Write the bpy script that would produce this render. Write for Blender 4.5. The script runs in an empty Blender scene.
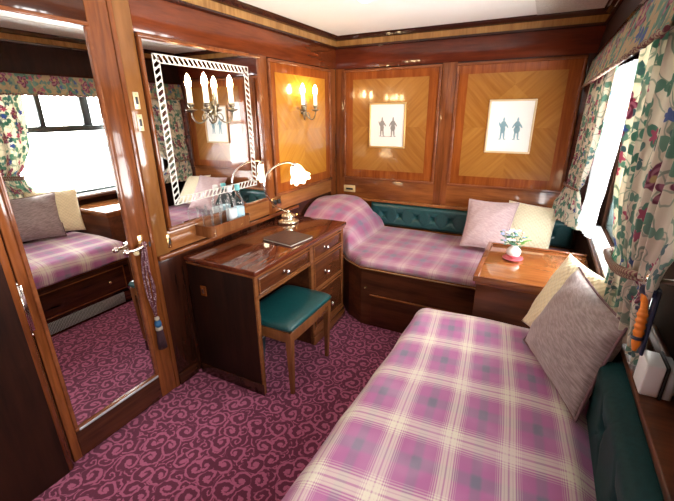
import bpy, bmesh, math, random
from mathutils import Vector, Matrix
random.seed(7)
D_ = bpy.data
COL = bpy.context.scene.collection
PI = math.pi

# ------------------------------------------------------------------ node maths helper
class Ex:
    def __init__(s, nt, sock): s.nt = nt; s.s = sock
    def _m(s, op, *a):
        n = s.nt.nodes.new('ShaderNodeMath'); n.operation = op
        for i, v in enumerate((s,) + a):
            if isinstance(v, Ex): s.nt.links.new(v.s, n.inputs[i])
            else: n.inputs[i].default_value = float(v)
        return Ex(s.nt, n.outputs[0])
    def __add__(s, o): return s._m('ADD', o)
    __radd__ = __add__
    def __sub__(s, o): return s._m('SUBTRACT', o)
    def __rsub__(s, o): return (s * -1.0) + o
    def __mul__(s, o): return s._m('MULTIPLY', o)
    __rmul__ = __mul__
    def __truediv__(s, o): return s._m('DIVIDE', o)
    def abs(s): return s._m('ABSOLUTE')
    def sin(s): return s._m('SINE')
    def fract(s): return s._m('FRACT')
    def sqrt(s): return s._m('SQRT')
    def atan2(s, o): return s._m('ARCTAN2', o)
    def gt(s, o): return s._m('GREATER_THAN', o)
    def lt(s, o): return s._m('LESS_THAN', o)
    def max(s, o): return s._m('MAXIMUM', o)
    def min(s, o): return s._m('MINIMUM', o)
    def ramp(s, a, b):            # smooth 0..1 between a and b
        n = s.nt.nodes.new('ShaderNodeMapRange'); n.interpolation_type = 'SMOOTHSTEP'
        s.nt.links.new(s.s, n.inputs['Value'])
        n.inputs['From Min'].default_value = a; n.inputs['From Max'].default_value = b
        return Ex(s.nt, n.outputs['Result'])

class Mat:
    def __init__(s, name):
        s.m = D_.materials.new(name); s.m.use_nodes = True
        s.nt = s.m.node_tree; s.b = s.nt.nodes['Principled BSDF']
        s.out = s.nt.nodes['Material Output']
    def new(s, t): return s.nt.nodes.new(t)
    def coord(s, kind='Object'):
        n = s.new('ShaderNodeTexCoord'); return n.outputs[kind]
    def xyz(s, sock):
        n = s.new('ShaderNodeSeparateXYZ'); s.nt.links.new(sock, n.inputs[0])
        return [Ex(s.nt, o) for o in n.outputs]
    def comb(s, x, y, z=0.0):
        n = s.new('ShaderNodeCombineXYZ')
        for i, v in enumerate((x, y, z)):
            if isinstance(v, Ex): s.nt.links.new(v.s, n.inputs[i])
            else: n.inputs[i].default_value = v
        return n.outputs[0]
    def noise(s, vec, scale=5, detail=3, rough=.5, dist=0.0, color=False):
        n = s.new('ShaderNodeTexNoise')
        if vec is not None: s.nt.links.new(vec, n.inputs['Vector'])
        n.inputs['Scale'].default_value = scale; n.inputs['Detail'].default_value = detail
        n.inputs['Roughness'].default_value = rough; n.inputs['Distortion'].default_value = dist
        return n.outputs['Color'] if color else Ex(s.nt, n.outputs[0])
    def voro(s, vec, scale, rnd=1.0):
        n = s.new('ShaderNodeTexVoronoi'); n.voronoi_dimensions = '2D'
        s.nt.links.new(vec, n.inputs['Vector']); n.inputs['Scale'].default_value = scale
        n.inputs['Randomness'].default_value = rnd
        return n
    def mix(s, f, a, b, mode='MIX'):
        n = s.new('ShaderNodeMix'); n.data_type = 'RGBA'; n.blend_type = mode
        if isinstance(f, Ex): s.nt.links.new(f.s, n.inputs[0])
        else: n.inputs[0].default_value = f
        for i, v in ((6, a), (7, b)):
            if isinstance(v, tuple): n.inputs[i].default_value = (*v, 1)
            else: s.nt.links.new(v, n.inputs[i])
        return n.outputs[2]
    def set(s, **k):
        for n, v in k.items():
            n = n.replace('_', ' ')
            if isinstance(v, tuple): s.b.inputs[n].default_value = (*v, 1)
            elif isinstance(v, (int, float)): s.b.inputs[n].default_value = v
            elif isinstance(v, Ex): s.nt.links.new(v.s, s.b.inputs[n])
            else: s.nt.links.new(v, s.b.inputs[n])
        return s
    def bump(s, h, strength=.3, dist=.01):
        n = s.new('ShaderNodeBump'); n.inputs['Strength'].default_value = strength
        n.inputs['Distance'].default_value = dist
        s.nt.links.new(h.s, n.inputs['Height']); s.nt.links.new(n.outputs[0], s.b.inputs['Normal'])
        return s

def wood(name, dark, light, axis='x', rough=.25, coat=.6, across=16., along=1.6, contrast=1.):
    M = Mat(name); x, y, z = M.xyz(M.coord())
    sc = {'x': (along, across, across), 'y': (across, along, across), 'z': (across, across, along)}[axis]
    v = M.comb(x * sc[0], y * sc[1], z * sc[2])
    n1 = M.noise(v, 1.0, 5, .6, .6)
    v2 = M.comb(x * (sc[0] * 5), y * (sc[1] * 5), z * (sc[2] * 5))
    n2 = M.noise(v2, 1.0, 2, .5)
    n3 = M.noise(M.coord(), 3.0, 2, .5)
    f = (n1 * .65 + n2 * .25 + n3 * .25).ramp(.36 + .1 * (1 - contrast), .78)
    M.set(Base_Color=M.mix(f, dark, light), Roughness=rough, Coat_Weight=coat, Coat_Roughness=.06)
    M.b.inputs['Specular IOR Level'].default_value = .12
    M.bump(n2, .04, .002)
    return M.m

def plain(name, col, rough=.5, metal=0., coat=0., noise=.0, nscale=40, bump=0.):
    M = Mat(name)
    if noise:
        n = M.noise(M.coord(), nscale, 3)
        d = tuple(c * (1 - noise) for c in col)
        M.set(Base_Color=M.mix(n.ramp(.3, .7), d, col))
        if bump: M.bump(n, bump, .003)
    else: M.set(Base_Color=col)
    M.set(Roughness=rough, Metallic=metal, Coat_Weight=coat)
    return M.m

def emissive(name, col, strength):
    M = Mat(name); M.set(Base_Color=col, Emission_Color=col, Emission_Strength=strength, Roughness=.4); return M.m

def marquetry(name, axis, a, b, apex):
    """quarter-matched veneer radiating from the panel centre"""
    M = Mat(name); x, y, z = M.xyz(M.coord()); u0 = x if axis == 'x' else y
    nz = M.noise(M.coord(), 4, 2, .5)
    u = u0.abs(); v = z.abs()
    c = u - v * 1.0 + nz * .04
    t = u + v
    vec = M.comb(c * 24., t * 1.6, (u0 * z).gt(0) * 7.)
    n = M.noise(vec, 1., 3, .5)
    st = n.ramp(.2, .8)
    quad = (u0 * z).gt(0) * .16
    tri = (u.lt((z - apex) * 1.5) + u.lt((z * -1. + apex) * 1.1) * z.gt(apex * .45)) * .35
    f = (st * .7 + quad + tri).min(1.)
    M.set(Base_Color=M.mix(f, a, b), Roughness=.24, Coat_Weight=.9, Coat_Roughness=.07)
    M.b.inputs['Specular IOR Level'].default_value = .35
    return M.m

def carpet():
    M = Mat('scroll_carpet'); co = M.coord()
    x, y, z = M.xyz(co)
    w = M.xyz(M.noise(co, 14, 2, .5, color=True))
    w2 = M.xyz(M.noise(co, 45, 2, .5, color=True))
    vx = x + (w[0] - .5) * .045 + (w2[0] - .5) * .007; vy = y + (w[1] - .5) * .045 + (w2[1] - .5) * .007
    def scroll(off, S, k, rnd, wdt):
        ax, ay = vx + off, vy + off * .6
        n = M.voro(M.comb(ax, ay, 0.), S, rnd)
        px, py, _ = M.xyz(n.outputs['Position'])
        cr, cg, cb = M.xyz(n.outputs['Color'])
        dx = ax - px; dy = ay - py
        r = (dx * dx + dy * dy).sqrt(); th = dy.atan2(dx)
        hand = cr.gt(.5) * 2. - 1.
        s = (th * hand * (1 / (2 * PI)) + r * k + cg).fract()
        # line swells and feathers along its way
        feather = (th * 9. + r * 260.).sin() * .045
        wd = wdt + feather + (w[2] - .5) * .10
        band = 1. - ((s - .5).abs() - wd).ramp(.0, .06)
        return band, r
    b1, r1 = scroll(0., 10.5, 29., .75, .15)
    dot = 1. - r1.ramp(.008, .013)
    b2, r2 = scroll(.41, 15.5, 40., .9, .11)
    f = b1.max(dot) * (1. - r1.ramp(.046, .056)) + b2 * r1.ramp(.040, .052)
    pile = M.noise(co, 300, 2)
    ground = M.mix(pile, (.095, .009, .034), (.17, .020, .065))
    fig = M.mix(pile, (.36, .075, .155), (.54, .15, .27))
    M.set(Base_Color=M.mix(f.min(1.), ground, fig), Roughness=.95, Sheen_Weight=.15)
    M.bump(pile + f * .4, .5, .004)
    return M.m

def tartan(name, base=(.43, .135, .32), cream_k=1.0, P=(.160, .262)):
    M = Mat(name); u, v, _ = M.xyz(M.coord('UV'))
    def sett(c, P):
        t = ((c / P) + 100.).fract() - .5              # -.5 .. .5 ; cream group round 0
        a = t.abs()
        cream = 1. - a.ramp(.095, .120)
        pink = 1. - (a - .008).ramp(.0, .012)
        pink2 = (1. - (a - .066).abs().ramp(.004, .012)) * .35
        l1 = (1. - (a - .135).abs().ramp(.006, .014)) * .75
        l2 = (1. - (a - .170).abs().ramp(.004, .012)) * .5
        l3 = (1. - (a - .200).abs().ramp(.003, .010)) * .3
        cr = (cream * (1. - pink * .75) * (1. - pink2)).max(l1).max(l2).max(l3)
        blue = 1. - (.5 - a).ramp(.05, .115)
        return cr, blue
    wob = M.noise(M.comb(u, v, 0.), 3, 1) - .5
    cu, bu = sett(u + wob * .012, P[0]); cv, bv = sett(v + wob * .012, P[1])
    cu = cu * cream_k; cv = cv * cream_k
    k = M.mix((bu * .42 + bv * .42).min(.9), base, (.19, .20, .26))
    k = M.mix((bu * bv) * .35, k, (.13, .16, .22))
    cm = (cu * .62 + cv * .62).min(.95)
    k = M.mix(cm, k, (.76, .72, .58))
    n = M.noise(M.comb(u, v, 0.), 500, 1)
    blot = M.noise(M.comb(u, v, 0.), 7, 2)
    col = M.mix(blot.ramp(.4, .75) * .25, k, (.66, .42, .58))
    M.set(Base_Color=col, Roughness=.7, Sheen_Weight=.3, Sheen_Roughness=.4)
    M.bump(n + M.noise(M.comb(u, v, 0.), 9, 2) * 2., .2, .004)
    return M.m

def floral(name, cream=(.84, .79, .66), scale=1.0):
    M = Mat(name); u, v, _ = M.xyz(M.coord('UV'))
    w = M.xyz(M.noise(M.comb(u, v, 0.), 14, 2, .5, color=True))
    a = u + (w[0] - .5) * .03; b = v + (w[1] - .5) * .03
    vec = M.comb(a, b, 0.)
    def cell(S, rnd, off):
        vv = M.comb(a + off, b + off * .7, 0.)
        n = M.voro(vv, S, rnd); px, py, _ = M.xyz(n.outputs['Position']); c = M.xyz(n.outputs['Color'])
        dx = a + off - px; dy = b + off * .7 - py
        return (dx * dx + dy * dy).sqrt(), dy.atan2(dx), c
    col = cream
    # vines
    n1 = M.noise(vec, 9, 1); vine = (1. - (n1 - .5).abs().ramp(.010, .018))
    n1b = M.noise(M.comb(a + 3., b, 0.), 13, 1); vine2 = (1. - (n1b - .47).abs().ramp(.008, .016))
    col = M.mix(vine.max(vine2 * .8) * .8, col, (.20, .33, .24))
    # leaves: two-lobed
    r, th, c = cell(17 / scale, .9, .31)
    leaf = 1. - (r / ((th + c[0] * 6.).sin().abs() * .030 + .004)).ramp(.85, 1.0)
    col = M.mix(leaf * c[1].gt(.52), col, M.mix(c[2], (.08, .24, .17), (.20, .40, .30)))
    r, th, c = cell(24 / scale, .9, 1.7)
    leaf = 1. - (r / ((th + c[0] * 6.).sin().abs() * .021 + .003)).ramp(.85, 1.0)
    col = M.mix(leaf * c[1].gt(.75), col, M.mix(c[2], (.08, .17, .20), (.20, .40, .30)))
    # small blue / rose flowers
    r, th, c = cell(11 / scale, .8, 2.3)
    R = ((th * 5. + c[1] * 6.).sin() * .005 + .016)
    fl = (1. - (r / R).ramp(.85, 1.)) * c[0].gt(.5)
    col = M.mix(fl, col, M.mix(c[2].gt(.5), (.09, .16, .42), (.50, .12, .20)))
    # large maroon flowers with petals
    r, th, c = cell(6.2 / scale, .6, .9)
    R = ((th * 5. + c[1] * 6. + (th * 2.).sin()).sin() * .010 + .038)
    fl = (1. - (r / R).ramp(.9, 1.)) * c[0].gt(.22)
    pet = ((th * 5. + r * 230. + c[1] * 6.).sin()).ramp(-.8, .9)
    fc = M.mix(pet, (.20, .04, .085), (.46, .19, .26))
    fc = M.mix((1. - r.ramp(.006, .012)), fc, (.60, .45, .20))
    col = M.mix(fl, col, fc)
    M.set(Base_Color=col, Roughness=.7)
    M.b.inputs['Sheen Weight'].default_value = .15
    # thin cotton: a little light passes through
    tr = M.new('ShaderNodeBsdfTranslucent'); M.nt.links.new(M.b.inputs['Base Color'].links[0].from_socket, tr.inputs[0])
    mx = M.new('ShaderNodeMixShader'); mx.inputs[0].default_value = .34
    M.nt.links.new(M.b.outputs[0], mx.inputs[1]); M.nt.links.new(tr.outputs[0], mx.inputs[2])
    M.nt.links.new(mx.outputs[0], M.out.inputs[0])
    return M.m

def glass_mat(name, tint=(1, 1, 1), clear=.9, rim=0.):
    M = Mat(name)
    t = M.new('ShaderNodeBsdfTransparent'); t.inputs[0].default_value = (*tint, 1)
    g = M.new('ShaderNodeBsdfGlossy'); g.inputs['Roughness'].default_value = .02
    fr = M.new('ShaderNodeLayerWeight'); fr.inputs[0].default_value = .35
    e = Ex(M.nt, fr.outputs['Fresnel']) * (1.3 - clear) + max(0., 1 - clear) * .2
    mx = M.new('ShaderNodeMixShader'); M.nt.links.new(e.s, mx.inputs[0])
    M.nt.links.new(t.outputs[0], mx.inputs[1]); M.nt.links.new(g.outputs[0], mx.inputs[2])
    last = mx
    if rim:
        d = M.new('ShaderNodeBsdfTranslucent'); d.inputs[0].default_value = (.9, .93, .93, 1)  # whitish edge mixed in to paint lit highlights on the glass
        f2 = Ex(M.nt, fr.outputs['Facing']); f2 = f2 * f2 * f2 * rim + .03
        m2 = M.new('ShaderNodeMixShader'); M.nt.links.new(f2.s, m2.inputs[0])
        M.nt.links.new(mx.outputs[0], m2.inputs[1]); M.nt.links.new(d.outputs[0], m2.inputs[2]); last = m2
    M.nt.links.new(last.outputs[0], M.out.inputs[0])
    return M.m

def leather(name, col, rg=.33, ct=.25, sp=.5):
    M = Mat(name); n = M.voro(M.comb(*M.xyz(M.coord())[:2]), 220); e = M.noise(M.coord(), 90, 3)
    M.set(Base_Color=M.mix(e.ramp(.3, .7), tuple(c * .75 for c in col), col), Roughness=rg, Coat_Weight=ct, Coat_Roughness=.25)
    M.b.inputs['Specular IOR Level'].default_value = sp
    M.bump(e, .12, .002); return M.m

def cushion_mat(name, col, col2, wav=True):
    M = Mat(name); u, v, _ = M.xyz(M.coord('UV'))
    n = M.noise(M.comb(u * 26. + v * 14., v * 110. - u * 30., 0.), 1., 4, .65, .4)
    n2 = M.noise(M.comb(u, v, 0.), 260, 2)
    M.set(Base_Color=M.mix(n.ramp(.35, .7), col, col2), Roughness=.6, Sheen_Weight=.35)
    M.bump(n + n2 * .3, .35 if wav else .15, .004)
    return M.m

def knit_mat(name, col):
    M = Mat(name); u, v, _ = M.xyz(M.coord('UV'))
    s = (u * 230.).sin() * (v * 230. + (u * 115.).sin()).sin()
    M.set(Base_Color=M.mix(s.ramp(-1., 1.), tuple(c * .90 for c in col), col), Roughness=.7, Sheen_Weight=.3)
    M.bump(s, .5, .004); return M.m

MT = {}
MT['stile'] = wood('mahogany_stile', (.095, .024, .007), (.25, .072, .018), 'z')
MT['stile_x'] = wood('mahogany_rail_x', (.12, .032, .009), (.30, .095, .024), 'x')
MT['stile_y'] = wood('mahogany_rail_y', (.10, .024, .008), (.27, .078, .021), 'y')
MT['frieze'] = wood('mahogany_frieze', (.055, .010, .005), (.135, .024, .009), 'x')
MT['frieze_y'] = wood('mahogany_frieze_left', (.085, .017, .005), (.18, .036, .009), 'y')
MT['moulding'] = wood('moulding_wood', (.13, .035, .012), (.24, .075, .026), 'x', across=8)
MT['dark'] = wood('dark_mahogany', (.022, .007, .004), (.075, .020, .009), 'x')
MT['dark_y'] = wood('dark_mahogany_y', (.022, .007, .004), (.080, .022, .009), 'y')
MT['dark_z'] = wood('dark_mahogany_z', (.020, .006, .004), (.062, .017, .008), 'z')
MT['jamb'] = wood('dark_jamb', (.010, .004, .003), (.030, .009, .005), 'z', rough=.5, coat=.0)
MT['crown'] = wood('crown_moulding', (.022, .006, .004), (.05, .013, .007), 'x')
MT['band'] = wood('satinwood_band', (.22, .095, .024), (.40, .20, .060), 'z', across=26)
MT['pilaster'] = wood('satinwood_pilaster', (.15, .054, .013), (.26, .105, .029), 'z', across=10)
MT['border'] = wood('crossband_border', (.17, .036, .007), (.30, .078, .014), 'z', across=24)
MT['desk'] = wood('desk_wood', (.050, .014, .006), (.135, .038, .013), 'y')
MT['desktop'] = wood('desk_top_wood', (.060, .012, .006), (.15, .032, .012), 'y', rough=.10, coat=1.)
MT['desk_front'] = wood('desk_front_wood', (.13, .042, .014), (.25, .088, .028), 'y')
MT['leg'] = wood('stool_leg_wood', (.14, .046, .015), (.26, .095, .032), 'z')
MT['table'] = wood('table_top_wood', (.13, .038, .011), (.29, .10, .028), 'x', rough=.12, coat=1.)
MT['tray'] = wood('tray_wood', (.20, .062, .018), (.36, .14, .042), 'y')
MT['edge'] = plain('light_edge_wood', (.33, .17, .07), .3, coat=.5)
MT['marq_x'] = marquetry('quartered_veneer_far', 'x', (.24, .085, .012), (.39, .172, .033), .29)
MT['marq_y'] = marquetry('quartered_veneer_left', 'y', (.36, .13, .012), (.56, .25, .030), .29)
MT['carpet'] = carpet()
MT['tartan'] = tartan('tartan_wool')
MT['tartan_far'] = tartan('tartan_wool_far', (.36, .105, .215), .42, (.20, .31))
MT['floral'] = floral('floral_cotton')
MT['floral_shaded'] = floral('shaded_floral_cotton', (.56, .42, .24), .8)  # same cream cotton, browned: the backlit pelmet's shade is put into the colour
MT['wall_matt'] = plain('dark_wall', (.022, .009, .005), .8, noise=.4, nscale=12)
MT['wall_matt'].node_tree.nodes['Principled BSDF'].inputs['Specular IOR Level'].default_value = .02
MT['bedwood'] = wood('bed_front_wood', (.040, .012, .006), (.12, .036, .014), 'x', rough=.4, coat=.35)
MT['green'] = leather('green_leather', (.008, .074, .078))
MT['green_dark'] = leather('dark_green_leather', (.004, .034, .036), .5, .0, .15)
MT['mirror'] = plain('mirror_silver', (.93, .93, .92), .0, 1.)
MT['etch'] = plain('etched_white', (.62, .60, .54), .6)
MT['brass'] = plain('brass', (.75, .52, .24), .22, 1.)
MT['palebrass'] = plain('pale_polished_brass', (.86, .74, .52), .2, .9)
MT['pewter'] = plain('aged_silver', (.24, .20, .14), .3, 1.)
MT['silver'] = plain('polished_silver', (.85, .82, .78), .15, 1.)
MT['ivory'] = plain('ivory_plate', (.66, .54, .32), .35, .3)
MT['black'] = plain('black_plastic', (.012, .012, .014), .4)
MT['candle'] = emissive('glowing_sleeve', (.95, .88, .68), 1.0)  # sleeve's own glow stands in for light from the bulb
MT['bulb'] = emissive('lit_candle_bulb', (1., .74, .38), 70)
MT['shade'] = emissive('lit_glass_shade', (1., .86, .58), 5)
MT['white'] = plain('white_card', (.82, .83, .84), .35)
MT['grey'] = plain('pale_grey_plastic', (.45, .48, .50), .35)
MT['paper'] = plain('print_paper', (.84, .83, .79), .6)
MT['gilt'] = plain('gilt_frame', (.72, .50, .20), .35, .6)
MT['palewood'] = plain('pale_frame', (.70, .52, .30), .4)
MT['ink'] = plain('grey_ink', (.32, .30, .28), .7)
MT['inkblue'] = plain('blue_ink', (.25, .42, .48), .7)
MT['inkbrown'] = plain('sepia_ink', (.42, .33, .25), .7)
MT['glass'] = glass_mat('clear_glass', (.985, .99, .99), .93, .55)
MT['pane'] = glass_mat('window_glass', (1, 1, 1), 1.24)
MT['label'] = plain('bottle_label', (.80, .86, .90), .5)
MT['label2'] = plain('pale_blue_label', (.50, .74, .86), .5)
MT['teal'] = plain('teal_cap', (.16, .50, .52), .35)
MT['capwhite'] = plain('white_cap', (.86, .86, .84), .35)
MT['folder'] = plain('brown_leather', (.085, .020, .010), .55, noise=.3)
MT['page'] = plain('page_edge', (.5, .45, .38), .6)
MT['bin'] = plain('bin_blue_green', (.012, .045, .06), .35)
MT['frame'] = plain('window_frame_paint', (.030, .045, .042), .35)
MT['alu'] = plain('sill_metal', (.62, .66, .68), .3, .5)
MT['china'] = plain('white_china', (.85, .82, .82), .15, coat=.5)
MT['pinkchina'] = plain('pink_china', (.62, .12, .16), .2, coat=.5)
MT['leafg'] = plain('flower_leaf', (.16, .40, .07), .5)
MT['leafd'] = plain('sprig_green', (.05, .17, .09), .5)
MT['petw'] = plain('white_petal', (.85, .82, .74), .5)
MT['petp'] = plain('peach_petal', (.85, .42, .30), .5)
MT['petb'] = plain('blue_petal', (.28, .34, .55), .5)
MT['orange'] = plain('orange_plastic', (.85, .24, .02), .35)
MT['bluep'] = plain('navy_plastic', (.01, .02, .06), .4)
MT['mauve'] = cushion_mat('mauve_silk', (.48, .33, .34), (.60, .45, .45))
MT['taupe'] = cushion_mat('taupe_silk', (.25, .185, .18), (.42, .335, .33))
MT['yellow'] = knit_mat('yellow_knit', (.95, .84, .54))
MT['cream'] = knit_mat('cream_knit', (.96, .85, .60))
MT['pipe'] = plain('dark_piping', (.17, .09, .10), .6)
MT['sheer'] = None
M = Mat('sheer_white'); M.set(Base_Color=(.9, .92, .95), Roughness=.7)
tr = M.new('ShaderNodeBsdfTranslucent'); tr.inputs[0].default_value = (.92, .94, .97, 1)
mx = M.new('ShaderNodeMixShader'); mx.inputs[0].default_value = .55
M.nt.links.new(M.b.outputs[0], mx.inputs[1]); M.nt.links.new(tr.outputs[0], mx.inputs[2]); M.nt.links.new(mx.outputs[0], M.out.inputs[0])
MT['sheer'] = M.m
M = Mat('ceiling_paint'); nn = M.noise(M.coord(), 55, 3, .6, .8); M.set(Base_Color=(.92, .91, .875), Roughness=.55); M.bump(nn, .35, .006); MT['ceiling'] = M.m
M = Mat('speckled_cord'); x, y, z = M.xyz(M.coord('Generated'))
vv = M.noise(M.coord(), 190, 1); M.set(Base_Color=M.mix(vv.ramp(.57, .61), (.075, .006, .018), (.50, .36, .38)), Roughness=.7); MT['cord'] = M.m
MT['tblue'] = plain('tassel_blue', (.012, .08, .20), .6)
MT['tcream'] = plain('tassel_cream', (.36, .30, .24), .7)
MT['tdark'] = plain('tassel_skirt', (.04, .006, .014), .8, noise=.5, nscale=120)
M = Mat('perforated_brass'); x, y, z = M.xyz(M.coord())
hole = ((y * 330.).sin() * (z * 330.).sin()).abs()
M.set(Base_Color=M.mix(hole.ramp(.25, .35), (.62, .68, .64), (.01, .01, .01)), Metallic=.0, Roughness=.35); MT['grille'] = M.m
M = Mat('braid_trim'); u, v, _ = M.xyz(M.coord('Object'))
s = (v * 420. + u * 300.).sin(); M.set(Base_Color=M.mix(s.gt(0.), (.14, .03, .04), (.30, .24, .15)), Roughness=.7); MT['braid'] = M.m

# ------------------------------------------------------------------ mesh builder
class B:
    def __init__(s): s.bm = bmesh.new(); s.uv = s.bm.loops.layers.uv.new('UVMap'); s.mi = 0
    def _face(s, vs, uvs=None, smooth=False):
        try: f = s.bm.faces.new(vs)
        except ValueError: return None
        f.material_index = s.mi; f.smooth = smooth
        if uvs:
            for l, q in zip(f.loops, uvs): l[s.uv].uv = q
        return f
    def box(s, x0, x1, y0, y1, z0, z1, bev=0.0, seg=2):
        t = bmesh.new(); bmesh.ops.create_cube(t, size=1)
        for v in t.verts:
            v.co = Vector(((x0 + x1) / 2 + v.co.x * (x1 - x0), (y0 + y1) / 2 + v.co.y * (y1 - y0), (z0 + z1) / 2 + v.co.z * (z1 - z0)))
        if bev: bmesh.ops.bevel(t, geom=t.edges[:], offset=bev, segments=seg, profile=.5, affect='EDGES')
        s._merge(t, smooth=bool(bev)); return s
    def _merge(s, t, smooth=False, mat=None):
        mp = {}
        for v in t.verts: mp[v] = s.bm.verts.new(mat @ v.co if mat else v.co)
        for f in t.faces:
            s._face([mp[v] for v in f.verts], None, smooth)
        t.free()
    def prism(s, poly, axis, a, b, smooth=False):
        """poly in the two other axes (in xyz order), extruded from a to b along axis"""
        def P(p, t):
            return {'x': (t, p[0], p[1]), 'y': (p[0], t, p[1]), 'z': (p[0], p[1], t)}[axis]
        A = [s.bm.verts.new(P(p, a)) for p in poly]; Bv = [s.bm.verts.new(P(p, b)) for p in poly]
        n = len(poly)
        s._face(A[::-1]); s._face(Bv)
        for i in range(n): s._face([A[i], A[(i + 1) % n], Bv[(i + 1) % n], Bv[i]], None, smooth)
        return s
    def tube(s, pts, r, seg=10, closed=False, cap=True):
        pts = [Vector(p) for p in pts]; n = len(pts)
        rs = r if isinstance(r, (list, tuple)) else [r] * n
        rings = []; up = Vector((0, 0, 1))
        prev = None
        for i, p in enumerate(pts):
            if closed: d = pts[(i + 1) % n] - pts[i - 1]
            else: d = pts[min(i + 1, n - 1)] - pts[max(i - 1, 0)]
            d.normalize()
            if prev is None:
                a = d.orthogonal().normalized() if abs(d.dot(up)) > .95 else d.cross(up).normalized()
            else:
                a = prev - d * prev.dot(d); a.normalize()
            prev = a; b = d.cross(a)
            rings.append([s.bm.verts.new(p + (a * math.cos(2 * PI * k / seg) + b * math.sin(2 * PI * k / seg)) * rs[i]) for k in range(seg)])
        m = n if closed else n - 1
        for i in range(m):
            A, C = rings[i], rings[(i + 1) % n]
            for k in range(seg): s._face([A[k], A[(k + 1) % seg], C[(k + 1) % seg], C[k]], None, True)
        if cap and not closed: s._face(rings[0][::-1]); s._face(rings[-1])
        return s
    def lathe(s, prof, c=(0, 0, 0), d=(0, 0, 1), seg=24, sx=1., cap=True):
        """prof: [(radius, height)] about axis d through c"""
        d = Vector(d).normalized(); a = d.orthogonal().normalized()
        if abs(d.z) > .99: a = Vector((1, 0, 0))
        b = d.cross(a); c = Vector(c); rings = []
        for r, h in prof:
            if r < 1e-6: rings.append([s.bm.verts.new(c + d * h)])
            else: rings.append([s.bm.verts.new(c + d * h + (a * math.cos(2 * PI * k / seg) * sx + b * math.sin(2 * PI * k / seg)) * r) for k in range(seg)])
        for A, C in zip(rings, rings[1:]):
            for k in range(seg):
                k2 = (k + 1) % seg
                if len(A) == 1 and len(C) == 1: continue
                if len(A) == 1: s._face([A[0], C[k2], C[k]], None, True)
                elif len(C) == 1: s._face([A[k], A[k2], C[0]], None, True)
                else: s._face([A[k], A[k2], C[k2], C[k]], None, True)
        if cap and len(rings[0]) > 1: s._face(rings[0][::-1])
        if cap and len(rings[-1]) > 1: s._face(rings[-1])
        return s
    def grid(s, fn, nu, nv, uvf=None, wrap=False):
        V = [[s.bm.verts.new(fn(i / nu, j / nv)) for j in range(nv + 1)] for i in range(nu + 1)]
        for i in range(nu):
            for j in range(nv):
                q = [(i, j), (i + 1, j), (i + 1, j + 1), (i, j + 1)]
                uv = [uvf(a / nu, b / nv) for a, b in q] if uvf else [(a / nu, b / nv) for a, b in q]
                s._face([V[a][b] for a, b in q], uv, True)
        return s
    def blob(s, c, r, sc=(1, 1, 1), sub=2):
        t = bmesh.new(); bmesh.ops.create_icosphere(t, subdivisions=sub, radius=1)
        for v in t.verts: v.co = Vector((c[0] + v.co.x * r * sc[0], c[1] + v.co.y * r * sc[1], c[2] + v.co.z * r * sc[2]))
        s._merge(t, True); return s
    def build(s, name, mats, parent=None, origin=None, solid=0., bevel=0., recalc=True):
        if recalc: bmesh.ops.recalc_face_normals(s.bm, faces=s.bm.faces[:])
        me = D_.meshes.new(name)
        if origin is not None: bmesh.ops.translate(s.bm, verts=s.bm.verts[:], vec=-Vector(origin))
        s.bm.to_mesh(me); s.bm.free()
        for m in (mats if isinstance(mats, list) else [mats]): me.materials.append(m)
        o = D_.objects.new(name, me); COL.objects.link(o)
        if origin is not None: o.location = origin
        if parent is not None:
            o.parent = parent
            o.matrix_parent_inverse = Matrix.Translation(-wloc(parent))
        if solid:
            md = o.modifiers.new('thickness', 'SOLIDIFY'); md.thickness = solid; md.offset = 0
        if bevel:
            md = o.modifiers.new('bevel', 'BEVEL'); md.width = bevel; md.segments = 2; md.limit_method = 'ANGLE'
        return o

def wloc(o):
    # world location of an unrotated object chain
    v = Vector(o.location)
    p = o.parent
    if p is not None: v = wloc(p) + Vector(o.location) + Vector(o.matrix_parent_inverse.translation)
    return v

def tag(o, label, cat, group=None, kind=None):
    o['label'] = label; o['category'] = cat
    if group: o['group'] = group
    if kind: o['kind'] = kind
    return o
def thing(name, loc, label, cat, group=None):
    o = D_.objects.new(name, None); COL.objects.link(o); o.location = loc; o.empty_display_size = .05
    return tag(o, label, cat, group)
def struct(o): o['kind'] = 'structure'; return o
def copy_tree(o, delta, parent=None, top=True):
    c = o.copy(); COL.objects.link(c)
    if parent is not None: c.parent = parent
    if top: c.location = Vector(o.location) + Vector(delta)
    for ch in [q for q in D_.objects if q.parent == o]: copy_tree(ch, delta, c, False)
    return c
def bez(p0, p1, p2, p3, n=14):
    o = []
    for i in range(n + 1):
        t = i / n; a = (1 - t) ** 3; b = 3 * t * (1 - t) ** 2; c = 3 * t * t * (1 - t); d = t ** 3
        o.append(tuple(a * p0[k] + b * p1[k] + c * p2[k] + d * p3[k] for k in range(3)))
    return o
def spline(P, n=8):
    out = []
    P = [Vector(p) for p in P]; Q = [P[0] * 2 - P[1]] + P + [P[-1] * 2 - P[-2]]
    for i in range(1, len(Q) - 2):
        for k in range(n):
            t = k / n; a, b, c, d = Q[i - 1], Q[i], Q[i + 1], Q[i + 2]
            out.append(.5 * ((2 * b) + (c - a) * t + (2 * a - 5 * b + 4 * c - d) * t * t + (-a + 3 * b - 3 * c + d) * t ** 3))
    out.append(P[-1]); return out
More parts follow.
